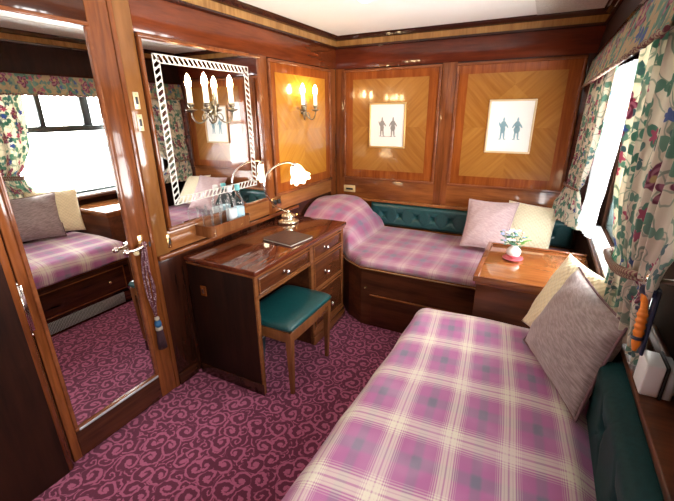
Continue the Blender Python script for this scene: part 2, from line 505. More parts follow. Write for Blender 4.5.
def frame_loop(b, plane, u0, u1, z0, z1, w, t0, t1):
    """rectangular moulding: plane 'x' (wall x=const, u=y) or 'y' (wall y=const, u=x); t0..t1 its depth"""
    for (a0, a1, c0, c1) in ((u0, u1, z1 - w, z1), (u0, u1, z0, z0 + w), (u0, u0 + w, z0 + w, z1 - w), (u1 - w, u1, z0 + w, z1 - w)):
        if plane == 'x': b.box(t0, t1, a0, a1, c0, c1, .004)
        else: b.box(a0, a1, t0, t1, c0, c1, .004)

# dimensions
DY = 3.18; ZC = 2.06; WX = 1.98; Y0 = -.75; XW = 2.06
Z_PT, Z_PB = 1.806, .906

# ================================================================== SETTING
f = B().box(-.05, 2.2, Y0 - .05, 3.3, -.05, 0).build('floor', MT['carpet']); struct(f)
c = B().box(-.05, 2.2, Y0 - .05, 3.3, ZC, ZC + .05).build('ceiling', MT['ceiling']); struct(c)

M_ = Mat('textured_ceiling_paper'); nn = M_.noise(M_.coord(), 95, 3, .6, .8); M_.set(Base_Color=M_.mix(nn.ramp(.35, .65), (.58, .56, .50), (.74, .72, .66)), Roughness=.5); M_.bump(nn, .5, .006)
B().box(1.50, 1.93, Y0, DY - .002, ZC - .003, ZC).build('textured_border', M_.m, c)
# ---- far (back) wall
wb = struct(B().box(-.05, 2.2, DY, DY + .06, 0, ZC).build('wall_back', MT['dark']))
B().box(0, .081, DY - .006, DY, .5, 1.84, .002).box(.907, 1.015, DY - .006, DY, .5, 1.84, .002).build('stile', MT['stile'], wb)
B().box(1.836, 1.99, DY - .006, DY, .5, 1.84, .002).build('stile', MT['crown'], wb)
B().box(0, 1.99, DY - .004, DY, .45, Z_PB, .002).build('lower_rail', MT['stile_x'], wb)
B().box(0, 1.99, DY - .008, DY, 1.815, 1.968, .002).build('frieze', MT['frieze'], wb)
def panel_far(x0, x1):
    cx, cz = (x0 + x1) / 2, (Z_PT + Z_PB) / 2
    b = B(); frame_loop(b, 'y', x0, x1, Z_PB, Z_PT, .020, DY - .022, DY - .001)
    b.build('panel_moulding', MT['moulding'], wb)
    B().box(x0 + .018, x1 - .018, DY - .007, DY - .001, Z_PB + .018, Z_PT - .018).build('panel_border', MT['border'], wb)
    B().box(x0 + .085, x1 - .095, DY - .0085, DY - .004, Z_PB + .085, Z_PT - .078).build('veneered_panel', MT['marq_x'], wb, origin=(cx, DY - .006, cz))
panel_far(.081, .907); panel_far(1.015, 1.835)
# ---- cornices
def cornice_far():
    s = B(); s.prism([(DY - .006, 1.966), (DY - .022, 1.972), (DY - .022, 1.982), (DY - .010, 1.988), (DY, 1.988), (DY, 1.966)], 'x', 0, 1.93)
    o = struct(s.build('trim_1', MT['crown'])); 
    B().box(0, 1.93, DY - .012, DY - .001, 1.986, 2.028).build('veneer_band', MT['band'], o)
    B().prism([(DY - .010, 2.026), (DY - .030, 2.032), (DY - .034, 2.048), (DY - .046, 2.0595), (DY, 2.0595), (DY, 2.026)], 'x', 0, 1.95).build('crown_moulding', MT['crown'], o)
cornice_far()
s = B(); s.prism([(.006, 1.966), (.022, 1.972), (.022, 1.982), (.010, 1.988), (0, 1.988), (0, 1.966)], 'y', Y0, DY - .024)
o = struct(s.build('trim_2', MT['crown']))
B().box(.001, .012, Y0, DY - .013, 1.986, 2.028).build('veneer_band', MT['band'], o)
B().prism([(.010, 2.026), (.030, 2.032), (.034, 2.048), (.046, 2.0595), (0, 2.0595), (0, 2.026)], 'y', Y0, DY - .047).build('crown_moulding', MT['crown'], o)

# ---- left wall
wl = struct(B().box(-.06, 0, Y0, DY, 0, ZC).build('wall_left', MT['dark_z']))
B().box(0, .006, 1.27, 3.17, 1.812, 1.966, .002).build('frieze', MT['frieze_y'], wl)
B().box(0, .006, .30, 1.165, 1.935, 1.966, .002).build('frieze', MT['frieze_y'], wl)
B().box(0, .006, 2.13, 2.205, .78, 1.815, .002).box(0, .006, 3.055, 3.171, .5, 1.815, .002).build('stile', MT['stile'], wl)
B().box(0, .008, 1.188, 1.268, .79, 1.966, .002).build('pilaster', MT['pilaster'], wl)
B().box(0, .012, 1.163, 1.187, .0, 1.966, .004).build('door_jamb_moulding', MT['stile'], wl)
B().box(0, .005, 1.19, 3.17, .795, .905, .002).build('lower_rail', MT['tray'], wl)
B().box(0, .024, 1.19, 2.49, .765, .79, .006).build('dado_rail', MT['stile_y'], wl)
B().box(0, .006, 1.19, 1.335, .07, .765, .002).build('dado_panel', MT['dark_z'], wl)
b = B(); frame_loop(b, 'x', 2.207, 3.053, Z_PB, Z_PT, .020, .001, .022); b.build('panel_moulding', MT['moulding'], wl)
B().box(.001, .007, 2.225, 3.035, Z_PB + .018, Z_PT - .018).build('panel_border', MT['border'], wl)
B().box(.004, .0085, 2.285, 2.965, Z_PB + .085, Z_PT - .078).build('veneered_panel', MT['marq_y'], wl, origin=(.006, 2.625, (Z_PT + Z_PB) / 2))
o = struct(B().box(.0, .016, 1.19, 1.325, 0, .07, .003).build('baseboard_left', MT['dark_y']))
# near jamb with rounded leading edge
jm = struct(B().box(.0, .035, Y0 + .01, .565, 0, 2.02, .002).build('trim_3', MT['jamb']))
B().tube([(.022, .572, 0.01), (.022, .572, 2.02)], .017, 14).build('rounded_jamb_edge', MT['stile'], jm)

# ---- mirror door
dr = struct(B().box(.0, .010, .597, 1.156, .012, 1.930, .002).build('door_1', MT['dark_z']))
B().box(.010, .018, .597, .632, .012, 1.93, .003).box(.010, .018, 1.062, 1.156, .012, 1.93, .003).build('door_stile', MT['stile'], dr)
B().box(.010, .018, .632, 1.062, 1.810, 1.93, .003).box(.010, .018, .632, 1.062, .012, .156, .003).build('door_rail', MT['dark_y'], dr)
B().box(.010, .0135, .640, 1.052, .162, 1.802).build('door_mirror', MT['mirror'], dr)
b = B(); frame_loop(b, 'x', .630, 1.064, .154, 1.812, .016, .010, .025); b.build('mirror_beading', MT['moulding'], dr)
B().box(.010, .027, .645, 1.056, .1535, .166, .003).build('mirror_sill_bead', MT['alu'], dr)
h = B(); h.lathe([(.0, .0), (.020, .0), (.020, .006), (.012, .010), (.010, .035), (0, .035)], (.018, 1.105, .885), (1, 0, 0), 20)
h.box(.019, .022, 1.092, 1.118, .80, .93, .002)
hd = h.build('handle_rose', MT['brass'], dr)
h = B().tube(spline([(.050, 1.112, .885), (.056, 1.08, .884), (.055, 1.045, .880), (.052, 1.015, .882)]), [.0075] * 24 + [.007], 12)
h.blob((.052, 1.006, .880), .0135, (1, 1.15, 1)); h.build('lever', MT['silver'], hd)
B().blob((.040, 1.060, .858), .013).tube([(.018, 1.085, .862), (.040, 1.060, .858)], .006).build('thumb_turn', MT['ivory'], hd)
B().box(.018, .021, .590, .604, .69, .88, .001).tube([(.026, .5865, .685), (.026, .5865, .885)], .006, 10).blob((.026, .5865, .89), .0075).blob((.026, .5865, .68), .0075).build('hinge', MT['silver'], dr)
B().box(.018, .0195, 1.146, 1.1555, .86, .885).build('latch_plate', MT['black'], dr)

# ---- right (window) wall
wr = B()
wr.box(WX, XW + .10, Y0, DY, 0, .752)                       # below the sill
def open_wall(b, segs):
    y = Y0
    for a0, a1, z0, z1 in segs:
        b.box(XW, XW + .10, y, a0, .752, ZC)
        b.box(XW, XW + .10, a0, a1, .752, z0); b.box(XW, XW + .10, a0, a1, z1, ZC); y = a1
    b.box(XW, XW + .10, y, DY, .752, ZC)
open_wall(wr, [(-.55, .35, .79, 1.70), (1.50, 2.80, .79, 1.70)])
wr = struct(wr.build('wall_right', MT['wall_matt']))
s = struct(B().box(1.972, XW, Y0, DY - .01, .752, .775, .004).build('trim_4', MT['bedwood']))
B().box(1.985, XW - .002, 1.50, 2.80, .7755, .790, .002).box(2.02, 2.028, 1.50, 2.80, .790, .800, .002).build('metal_sill', MT['alu'], s)
B().box(2.044, XW, Y0, 1.40, .800, .835, .004).build('wall_moulding', MT['bedwood'], wr)
# pelmet box / frieze over the windows
pb = struct(B().prism([(1.872, 1.770), (1.900, 1.970), (XW, 1.970), (XW, 1.770)], 'y', Y0, DY - .012).build('trim_5', MT['jamb']))
B().prism([(1.895, 1.966), (1.884, 1.972), (1.884, 1.982), (1.895, 1.988), (1.93, 1.988), (1.93, 1.966)], 'y', Y0, DY - .03).build('picture_rail', MT['crown'], pb)
B().prism([(1.895, 1.986), (1.900, 2.028), (1.99, 2.028), (1.99, 1.986)], 'y', Y0, DY - .014).build('veneer_band', MT['band'], pb)
B().prism([(1.895, 2.026), (1.880, 2.032), (1.876, 2.048), (1.864, 2.0595), (1.99, 2.0595), (1.99, 2.026)], 'y', Y0, DY - .05).build('crown_moulding', MT['crown'], pb)
B().prism([(1.856, 1.762), (1.856, 1.776), (1.889, 1.780), (1.889, 1.762)], 'y', Y0, DY - .03).build('pelmet_rail', MT['crown'], pb)

def window(name, y0, y1, mulls):
    z0, z1 = .79, 1.70; xa, xb = XW + .02, XW + .06
    b = B(); w = .035
    b.box(xa, xb, y0, y1, z0, z0 + .02, .003).box(xa, xb, y0, y1, z1 - w, z1, .003).box(xa, xb, y0, y0 + w, z0, z1, .003).box(xa, xb, y1 - w, y1, z0, z1, .003)
    o = struct(b.build(name, MT['frame']))
    b = B().box(xa - .015, xb, y0 + w, y1 - w, 1.334, 1.384, .004)
    b.build('transom_bar', MT['frame'], o)
    for (a, ww) in mulls: B().box(xa - .005, xb, a - ww / 2, a + ww / 2, 1.384, z1 - w, .003).build('mullion', MT['frame'], o)
    B().box(xa + .02, xa + .026, y0 + w, y1 - w, z0 + .02, z1 - w).build('glass_pane', MT['pane'], o)
window('window_1', 1.50, 2.80, [(1.845, .042), (2.22, .075)])
window('added_window_2', -.55, .35, [(-.28, .028), (.08, .06)])  # out-of-view window, added to bring in more daylight
# ---- near wall behind the camera
wn = struct(B().box(-.05, 2.2, Y0 - .05, Y0, 0, ZC).build('wall_front', MT['stile']))

# ================================================================== CEILING LAMP (rim shows at the top edge)
cl = thing('ceiling_lamp', (.70, 2.185, ZC), 'brass rimmed round lamp on the white ceiling, cut by the top edge', 'lamp')
B().lathe([(.06, 0), (.062, -.006), (.052, -.012), (.045, -.012), (0, -.012)], (.70, 2.185, ZC), (0, 0, 1), 28).build('brass_rim', MT['brass'], cl)
B().lathe([(.044, -.012), (.042, -.022), (.028, -.032), (0, -.036)], (.70, 2.185, ZC), (0, 0, 1), 28).build('glass_dome', MT['candle'], cl)

# ================================================================== WALL MIRROR over the desk
wm = thing('wall_mirror', (0, 1.69, Z_PB), 'large wood-framed wall mirror with a white etched chain border above the desk', 'mirror')
b = B(); frame_loop(b, 'x', 1.274, 2.128, Z_PB - .006, Z_PT + .004, .018, .001, .022); b.build('mirror_frame', MT['stile'], wm)
b = B(); frame_loop(b, 'x', 1.288, 2.114, Z_PB + .008, Z_PT - .010, .007, .006, .015); b.build('inner_beading', MT['moulding'], wm)
gl = B().box(.001, .009, 1.292, 2.110, Z_PB + .012, Z_PT - .014).build('mirror_glass', MT['mirror'], wm)
# etched border: two lines with leaf-shaped slanting bars between
e = B(); xa, xb = .0091, .0101
oy0, oy1, oz0, oz1, bw, lw = 1.340, 2.012, 1.024, 1.736, .040, .0045
for k in (0, bw - lw):
    for (a0, a1, c0, c1) in ((oy0 + k, oy1 - k, oz1 - k - lw, oz1 - k), (oy0 + k, oy1 - k, oz0 + k, oz0 + k + lw), (oy0 + k, oy0 + k + lw, oz0 + k, oz1 - k), (oy1 - k - lw, oy1 - k, oz0 + k, oz1 - k)):
        e.box(xa, xb, a0, a1, c0, c1)
def sbar(fn, p):
    L = []; R = []
    for i in range(7):
        t = i / 6; off = .0075 * math.sin((t - .5) * PI); w = .0046 + .0040 * (2 * t - 1) ** 2
        L.append(fn(p + off - w, t)); R.append(fn(p + off + w, t))
    e.prism(L + R[::-1], 'x', xa, xb)
iw = bw - 2 * lw; st = .0315
n = int((oy1 - oy0 - bw) / st)
for i in range(n + 1):
    p = oy0 + bw * .7 + i * (oy1 - oy0 - bw * 1.4) / n
    sbar(lambda q, t: (q, oz1 - lw - iw * t), p); sbar(lambda q, t: (q, oz0 + lw + iw * t), p)
n = int((oz1 - oz0 - bw) / st)
for i in range(n + 1):
    p = oz0 + bw * .7 + i * (oz1 - oz0 - bw * 1.4) / n
    sbar(lambda q, t: (oy0 + lw + iw * t, q), p); sbar(lambda q, t: (oy1 - lw - iw * t, q), p)
e.build('etched_border', MT['etch'], gl)

# ================================================================== SCONCES
def sconce(yc, half, x0, label):
    t = thing('wall_sconce', (x0, yc, 1.48), label, 'wall light', 'two-candle wall sconces')
    B().lathe([(.026, 0), (.028, .004), (.020, .010), (.008, .014), (0, .014)], (x0, yc, 1.50), (1, 0, 0), 20, 1.7).build('backplate', MT['pewter'], t)
    b = B(); b.lathe([(0, -.05), (.006, -.045), (.010, -.03), (.006, -.015), (.008, 0), (.012, .015), (.007, .03), (.005, .055), (.009, .062), (.004, .075), (0, .085)], (x0 + .022, yc, 1.50), (0, 0, 1), 14)
    for s in (-1, 1):
        for k in range(3): b.blob((x0 + .024, yc + s * .010, 1.515 + k * .018), .009, (.5, .7, 1.2), 1)
    b.build('leaf_stem', MT['pewter'], t)
    for s in (-1, 1):
        y1 = yc + s * half; xc = x0 + .058
        pts = bez((x0 + .012, yc + s * .004, 1.485), (x0 + .045, yc + s * half * .25, 1.40), (xc, yc + s * half * 1.0, 1.405), (xc, y1, 1.487), 18)
        b = B().tube(pts, .0042, 8)
        b.tube(bez((x0 + .015, yc + s * .005, 1.465), (x0 + .03, yc + s * half * .5, 1.50), (x0 + .03, yc + s * half * .6, 1.43), (x0 + .035, yc + s * half * .35, 1.44), 10), .003, 6)
        arm = b.build('arm', MT['pewter'], t)
        B().lathe([(.004, 1.478), (.012, 1.484), (.030, 1.490), (.032, 1.494), (.014, 1.496), (.009, 1.502), (.017, 1.512), (.019, 1.526), (0, 1.526)], (xc, y1, 0), (0, 0, 1), 20).build('drip_cup', MT['pewter'], arm)
        cd = B().lathe([(0, 1.515), (.0135, 1.515), (.0135, 1.602), (.010, 1.606), (0, 1.606)], (xc, y1, 0), (0, 0, 1), 16).build('candle', MT['candle'], t)
        B().lathe([(.008, 1.600), (.014, 1.612), (.0165, 1.628), (.013, 1.648), (.006, 1.664), (0, 1.672)], (xc, y1, 0), (0, 0, 1), 16).build('bulb', MT['bulb'], cd)
    return t
sconce(1.681, .094, .010, 'two-candle brass sconce fixed on the wall mirror')
sconce(2.620, .087, .0085, 'two-candle brass sconce on the golden veneered panel in the corner')

# ================================================================== SMALL WALL PLATES
def plate_left(name, yc, zc, w, h, label, cat, mat, dark=True, x0=.008, group=None):
    t = thing(name, (x0, yc, zc - h / 2), label, cat, group)
    B().box(x0, x0 + .004, yc - w / 2, yc + w / 2, zc - h / 2, zc + h / 2, .0015).build('cover_plate', mat, t)
    if dark: B().box(x0 + .004, x0 + .007, yc - w * .22, yc + w * .22, zc - h * .22, zc + h * .22, .001).build('rocker', MT['black'], t)
    for s in (-1, 1): B().lathe([(0, 0), (.003, 0), (.002, .001), (0, .0015)], (x0 + .004, yc, zc + s * h * .38), (1, 0, 0), 10).build('screw', MT['brass'], t)
    return t
plate_left('light_switch', 1.222, 1.530, .028, .072, 'upper of the two ivory light switches beside the wall mirror', 'light switch', MT['ivory'], group='pilaster switches')
plate_left('light_switch', 1.222, 1.436, .028, .072, 'lower ivory light switch with a black rocker beside the wall mirror', 'light switch', MT['ivory'], group='pilaster switches')
plate_left('lock_plate', 1.272, .850, .024, .072, 'small upright brass lock plate below the wall mirror', 'lock plate', MT['brass'], x0=.005)
t = thing('wall_socket', (.005, 2.215, .84), 'brass wall socket on the panelling behind the desk lamp', 'socket')
B().box(.005, .010, 2.16, 2.27, .830, .900, .002).build('cover_plate', MT['brass'], t)
for yy in (2.19, 2.24): B().box(.010, .022, yy - .014, yy + .014, .850, .884, .004).build('switch', MT['black'], t)
t = thing('call_plate', (.137, DY - .004, .78), 'brass plate with black buttons on the far wall beside the bolster', 'switch plate')
B().box(.078, .192, DY - .010, DY - .004, .782, .842, .002).build('cover_plate', plain('pale_brass', (.80, .60, .30), .45, .4), t)
B().box(.100, .170, DY - .011, DY - .009, .800, .818, .001).build('button', MT['black'], t)
t = thing('desk_socket', (.135, 1.335, .555), 'small brown socket on the dark left side of the desk', 'socket')
B().box(.118, .158, 1.331, 1.3385, .535, .595, .002).build('cover_plate', MT['stile'], t)
B().box(.130, .146, 1.328, 1.331, .552, .578, .001).build('socket_face', MT['folder'], t)

# ================================================================== PICTURES
def figure(b, x, z, s, y, style):
    """tiny standing costume figure drawn flat on the paper"""
    def ell(cx, cz, rx, rz, rot=0., n=14):
        P = []
        for i in range(n):
            a = 2 * PI * i / n; px, pz = rx * math.cos(a), rz * math.sin(a)
            P.append((x + (cx + px * math.cos(rot) - pz * math.sin(rot)) * s, z + (cz + px * math.sin(rot) + pz * math.cos(rot)) * s))
        b.prism(P, 'y', y - .0006, y)
    ell(0, .92, .05, .065); ell(0, 1.0, .04, .03)
    ell(0, .70, .13, .17); ell(-.15, .66, .04, .16, -.5 if style else .4); ell(.15, .66, .04, .16, .6)
    ell(0, .45, .15 if style else .12, .18)
    ell(-.07, .20, .045, .22); ell(.07, .20, .045, .22, .08); ell(-.10, -.01, .07, .025); ell(.12, -.01, .07, .025)
def picture(name_label, x0, x1, z0, z1, fm, ink, fw):
    t = thing('framed_print', ((x0 + x1) / 2, DY - .0085, z0), name_label, 'picture', 'framed costume prints on the far wall')
    ya = DY - .0086
    b = B(); frame_loop(b, 'y', x0, x1, z0, z1, fw, ya - .016, ya); b.build('picture_frame', fm, t)
    p = B().box(x0 + fw, x1 - fw, ya - .005, ya, z0 + fw, z1 - fw).build('paper', MT['paper'], t)
    w = x1 - x0; cx = (x0 + x1) / 2; zz = z0 + (z1 - z0) * .27
    b = B(); figure(b, cx - w * .14, zz, .145, ya - .005, 0); b.build('drawn_figure', ink, p)
    b = B(); figure(b, cx + w * .16, zz, .145, ya - .005, 1); b.build('drawn_figure', ink, p)
    if ink is MT['ink']:
        b = B(); b.box(cx - w * .16, cx + w * .16, ya - .0054, ya - .005, zz - .006, zz - .003); b.build('ground_line', MT['inkbrown'], p)
    return t
picture('gilt-framed print of two grey figures, left one on the far wall', .325, .643, 1.186, 1.544, MT['gilt'], MT['ink'], .013)
picture('pale-framed print of two blue figures, right one on the far wall', 1.270, 1.582, 1.178, 1.550, MT['palewood'], MT['inkblue'], .013)

# ================================================================== DESK
dk = thing('writing_desk', (.25, 1.83, 0), 'dark mahogany kneehole writing desk with brass-knobbed drawers below the wall mirror', 'desk')
B().box(.026, .515, 1.325, 2.335, .722, .750, .006, 3).build('desk_top', MT['desktop'], dk)
B().box(.03, .505, 1.333, 2.330, .706, .7218, .004).build('top_moulding', MT['desk_front'], dk)
B().box(.03, .490, 1.339, 1.368, .0, .706, .003).build('side_panel', MT['jamb'], dk)
B().box(.03, .500, 1.333, 1.339, .0, .07, .002).build('side_plinth', MT['dark_z'], dk)
B().box(.484, .497, 1.338, 1.364, .0, .706, .003).build('front_post', MT['desk_front'], dk)
B().box(.03, .485, 1.885, 1.905, .0, .706).box(.03, .485, 2.302, 2.326, .0, .706).box(.03, .045, 1.905, 2.302, .1, .706).build('pedestal_carcass', MT['desk'], dk)
B().box(.03, .05, 1.368, 1.885, .30, .706).build('modesty_panel', MT['dark_z'], dk)
b = B()
b.box(.470, .492, 1.364, 1.905, .578, .594, .002).box(.470, .492, 1.364, 1.905, .694, .7058, .002)
b.box(.470, .492, 1.880, 1.912, .0, .706, .002).box(.470, .492, 2.304, 2.328, .0, .706, .002)
for z in (.100, .372, .582, .694): b.box(.470, .492, 1.912, 2.304, z, z + .0115, .002)
b.build('face_frame', MT['desk_front'], dk)
B().box(.470, .504, 1.878, 2.331, .0, .060, .004).box(.470, .498, 1.882, 2.330, .060, .098, .006).build('plinth', MT['desk_front'], dk)
def drawer(y0, y1, z0, z1, ky, kz):
    b = B().box(.472, .490, y0, y1, z0, z1, .002)
    d = b.build('drawer', MT['desk'], dk)
    b = B(); frame_loop(b, 'x', y0 + .004, y1 - .004, z0 + .004, z1 - .004, .010, .488, .497); b.build('drawer_moulding', MT['desk_front'], d)
    B().lathe([(.012, 0), (.013, .003), (.006, .006), (.0055, .014), (.013, .020), (.0155, .028), (.012, .035), (0, .038)], (.490, ky, kz), (1, 0, 0), 18).build('knob', MT['silver'], d)
drawer(1.370, 1.878, .596, .693, 1.60, .648)
drawer(1.914, 2.302, .596, .693, 2.055, .648)
drawer(1.914, 2.302, .386, .580, 2.06, .475)
drawer(1.914, 2.302, .114, .370, 2.108, .215)

# ================================================================== STOOL
st = thing('stool', (.49, 1.62, 0), 'wooden stool with a dark green leather seat tucked at the desk', 'stool')
b = B()
def seat(u, v):
    pass
sx0, sx1, sy0, sy1 = .318, .662, 1.388, 1.850
def padf(zt, crown, edge):
    def fn(u, v):
        a, c = 2 * u - 1, 2 * v - 1
        k = (1 - abs(a) ** 5) * (1 - abs(c) ** 5)
        sa = math.copysign(abs(a) ** .8, a); sc_ = math.copysign(abs(c) ** .8, c)
        # round the corners
        q = 1 - .035 * (abs(a) ** 6 * abs(c) ** 6)
        return Vector(((sx0 + sx1) / 2 + sa * (sx1 - sx0) / 2 * q, (sy0 + sy1) / 2 + sc_ * (sy1 - sy0) / 2 * q, edge + (zt - edge) * k ** .45))
    return fn
b.grid(padf(.452, 0, .418), 24, 28)
b.grid(lambda u, v: padf(.392, 0, .418)(u, v), 24, 28)
bmesh.ops.remove_doubles(b.bm, verts=b.bm.verts[:], dist=.0004)
b.build('seat', MT['green'], st)
B().box(.332, .648, 1.402, 1.420, .335, .398, .003).box(.332, .648, 1.820, 1.838, .335, .398, .003).box(.332, .350, 1.402, 1.838, .335, .398, .003).box(.630, .648, 1.402, 1.838, .335, .398, .003).build('apron', MT['leg'], st)
for sx, sy in ((.348, 1.418), (.632, 1.418), (.348, 1.822), (.632, 1.822)):
    b = B()
    tx = .004 if sx > .5 else -.004; ty = .006 if sy > 1.6 else -.006
    V = []
    for z, h in ((.396, .018), (.33, .018), (.0, .011)):
        ox = 0 if z > .1 else -tx; oy = 0 if z > .1 else -ty
        V.append([b.bm.verts.new((sx + ox + a * h, sy + oy + c_ * h, z)) for a, c_ in ((-1, -1), (1, -1), (1, 1), (-1, 1))])
    for A, C in zip(V, V[1:]):
        for k in range(4): b._face([A[k], A[(k + 1) % 4], C[(k + 1) % 4], C[k]])
    b._face(V[0][::-1]); b._face(V[-1])
    b.build('leg', MT['leg'], st, bevel=.003)

# ================================================================== WASTE BIN
wb_ = thing('waste_bin', (.30, 1.50, 0), 'dark blue-green waste bin on the carpet under the desk', 'bin')
B().lathe([(0, .004), (.070, .004), (.074, .0), (.098, .24), (.094, .24), (.070, .012), (0, .012)], (.28, 1.50, 0), (0, 0, 1), 32).build('bin_body', MT['bin'], wb_)
B().tube([(.28 + .097 * math.cos(a * PI / 18), 1.50 + .097 * math.sin(a * PI / 18), .24) for a in range(36)], .004, 8, True).build('rim', MT['alu'], wb_)

# ================================================================== DESK LAMP
lx, ly = .150, 2.150
dl = thing('desk_lamp', (lx, ly, .75), 'brass swan-neck desk lamp with a lit frilled glass shade', 'lamp')
B().lathe([(.070, 0), (.074, .006), (.070, .014), (.048, .019), (.038, .028), (.050, .042), (.044, .056), (.016, .064), (.011, .070), (.019, .077), (.008, .086), (0, .088)], (lx, ly, .7505), (0, 0, 1), 28).build('base', MT['palebrass'], dl)
B().tube([(lx, ly + .02, .775), (lx + .015, ly + .075, .785)], .0035).blob((lx + .016, ly + .082, .787), .010).build('switch', MT['brass'], dl)
arc = spline([(lx, ly, .825), (lx - .003, 2.09, .852), (lx - .008, 2.005, .905), (lx - .010, 1.925, 1.010), (lx - .010, 1.945, 1.100), (lx - .008, 2.055, 1.150), (lx - .008, 2.19, 1.158), (lx, 2.255, 1.135)], 8)
B().tube(arc, .0055, 10).build('swan_neck', MT['silver'], dl)
ax = Vector((.06, .50, -.86)).normalized(); so = Vector((lx, 2.252, 1.138))
B().lathe([(0, -.008), (.014, -.006), (.018, .006), (.017, .020), (0, .020)], so, ax, 20).build('shade_holder', MT['silver'], dl)
# frilled glass shade
b = B(); a_ = ax.orthogonal().normalized(); b_ = ax.cross(a_)
prof = [(.017, .010), (.030, .020), (.041, .038), (.047, .062), (.052, .088), (.060, .108), (.074, .122)]
def shade(u, v):
    t = v * (len(prof) - 1); i = min(int(t), len(prof) - 2); w = t - i
    r = prof[i][0] * (1 - w) + prof[i + 1][0] * w; hh = prof[i][1] * (1 - w) + prof[i + 1][1] * w
    th = 2 * PI * u; fr = max(0, v - .45) / .55
    r *= 1 + .07 * fr * math.cos(8 * th); hh += .006 * fr * math.cos(8 * th)
    return so + ax * hh + (a_ * math.cos(th) + b_ * math.sin(th)) * r
b.grid(shade, 56, 15); b.build('shade', MT['shade'], dl, solid=.003)

# ================================================================== FOLDER + KEY CARD ON DESK
fo = thing('leather_folder', (.36, 1.83, .7505), 'dark brown leather folder lying on the desk in front of the lamp', 'folder')
b = B(); P = [(.245, 1.735), (.475, 1.700), (.500, 1.905), (.275, 1.945)]
b.prism(P, 'z', .7505, .7535); b.prism(P, 'z', .7625, .7660); b.build('cover', MT['folder'], fo, bevel=.001)
c0 = (.374, 1.821)
P2 = [(c0[0] + (p[0] - c0[0]) * .95, c0[1] + (p[1] - c0[1]) * .96) for p in P]
B().prism(P2, 'z', .7535, .7625).build('pages', MT['page'], fo)

# ================================================================== BOTTLE TRAY + BOTTLES + TUMBLERS
ty0, ty1, tz = 1.462, 1.792, .828
tr_ = thing('bottle_tray', (.065, 1.63, tz), 'narrow wooden tray fixed under the wall mirror holding bottles and tumblers', 'tray')
def tray_outline(x1, y0, y1, r):
    P = [(.006, y0), ]
    for i in range(7): a = -PI / 2 + i * PI / 12; P.append((x1 - r + r * math.cos(a), y0 + r + r * math.sin(a)))
    for i in range(7): a = i * PI / 12; P.append((x1 - r + r * math.cos(a), y1 - r + r * math.sin(a)))
    P.append((.006, y1)); return P
B().prism(tray_outline(.118, ty0, ty1, .03), 'z', tz, tz + .010).build('tray_base', MT['dark_y'], tr_)
b = B(); Po = tray_outline(.125, ty0 - .006, ty1 + .006, .034); Pi = tray_outline(.117, ty0 + .002, ty1 - .002, .027)
for i in range(len(Po) - 1):
    q = [Po[i], Po[i + 1], Pi[i + 1], Pi[i]]; b.prism(q, 'z', tz, tz + .058)
b.build('tray_rim', MT['leg'], tr_)
B().tube([(p[0], p[1], tz + .059) for p in Po], .0035, 8).build('rim_bead', MT['moulding'], tr_)
for y in (1.48, 1.55, 1.62, 1.70, 1.77): B().blob((.1255, y, tz + .02), .004, (.6, 1, 1), 1).build('brass_pin', MT['brass'], tr_)
def bottle(x, y, capm, labm, label):
    z0 = tz + .0115
    t = thing('water_bottle', (x, y, z0), label, 'bottle', 'bottles in the tray')
    B().lathe([(0, 0), (.028, 0), (.031, .004), (.031, .120), (.027, .145), (.015, .170), (.0125, .195), (.0125, .215), (0, .215)], (x, y, z0), (0, 0, 1), 24).build('glass_body', MT['glass'], t)
    B().lathe([(.0316, .030), (.0320, .031), (.0320, .095), (.0316, .096)], (x, y, z0), (0, 0, 1), 24).build('paper_label', labm, t)
    B().lathe([(.0150, .198), (.0155, .200), (.0155, .228), (.013, .232), (0, .232)], (x, y, z0), (0, 0, 1), 20).build('cap', capm, t)
bottle(.064, 1.690, MT['capwhite'], MT['label'], 'clear bottle with white cap and white label in the wooden tray')
bottle(.064, 1.757, MT['teal'], MT['label2'], 'clear bottle with teal cap and pale blue label in the wooden tray')
def tumbler(x, y, label):
    z0 = tz + .0115
    o = B().lathe([(0, .004), (.026, .0), (.0275, .03), (.031, .125)], (x, y, z0), (0, 0, 1), 26, cap=False).build('glass_tumbler', MT['glass'], None, origin=(x, y, z0))
    tag(o, label, 'glass', 'tumblers in the tray')
tumbler(.064, 1.500, 'tall clear tumbler at the end of the tray nearest the switches')
tumbler(.064, 1.627, 'tall clear tumbler beside the white-capped bottle in the tray')
tumbler(.064, 1.5635, 'tall clear tumbler, middle one of the three glasses in the tray')

# ================================================================== TASSEL ON DOOR HANDLE
ts = thing('key_tassel', (.06, 1.06, .90), 'maroon and white twisted rope with a blue and dark red tassel on the door handle', 'tassel')
def strand(dy0, dy1, dx):
    return spline([(.050 + dx, 1.098 + dy0 * .3, .900), (.050 + dx, 1.096 + dy0, .872), (.042 + dx, 1.090 + dy0 * 1.8, .770), (.038 + dx, 1.092 + dy1 * 1.9, .660), (.036, 1.097 + dy1, .570), (.036, 1.101, .500)], 8)
b = B()
for a_0, a_1, dx in ((-.009, -.009, 0), (.009, .010, 0), (-.003, -.003, .007), (.005, .013, .005)):
    b.tube(strand(a_0, a_1, dx), .0048, 8)
b.tube([(.048, 1.100 + .013 * math.cos(k * PI / 6), .888 + .013 * math.sin(k * PI / 6)) for k in range(12)], .0048, 8, True)
b.build('rope', MT['cord'], ts)
B().lathe([(0, .02), (.011, .018), (.013, .008), (.009, 0), (0, 0)], (.038, 1.101, .478), (0, 0, 1), 16).build('knot', MT['tcream'], ts)
B().lathe([(.008, .0), (.016, -.012), (.018, -.028), (.013, -.040), (0, -.040)], (.038, 1.102, .480), (0, 0, 1), 18).build('tassel_head', MT['tblue'], ts)
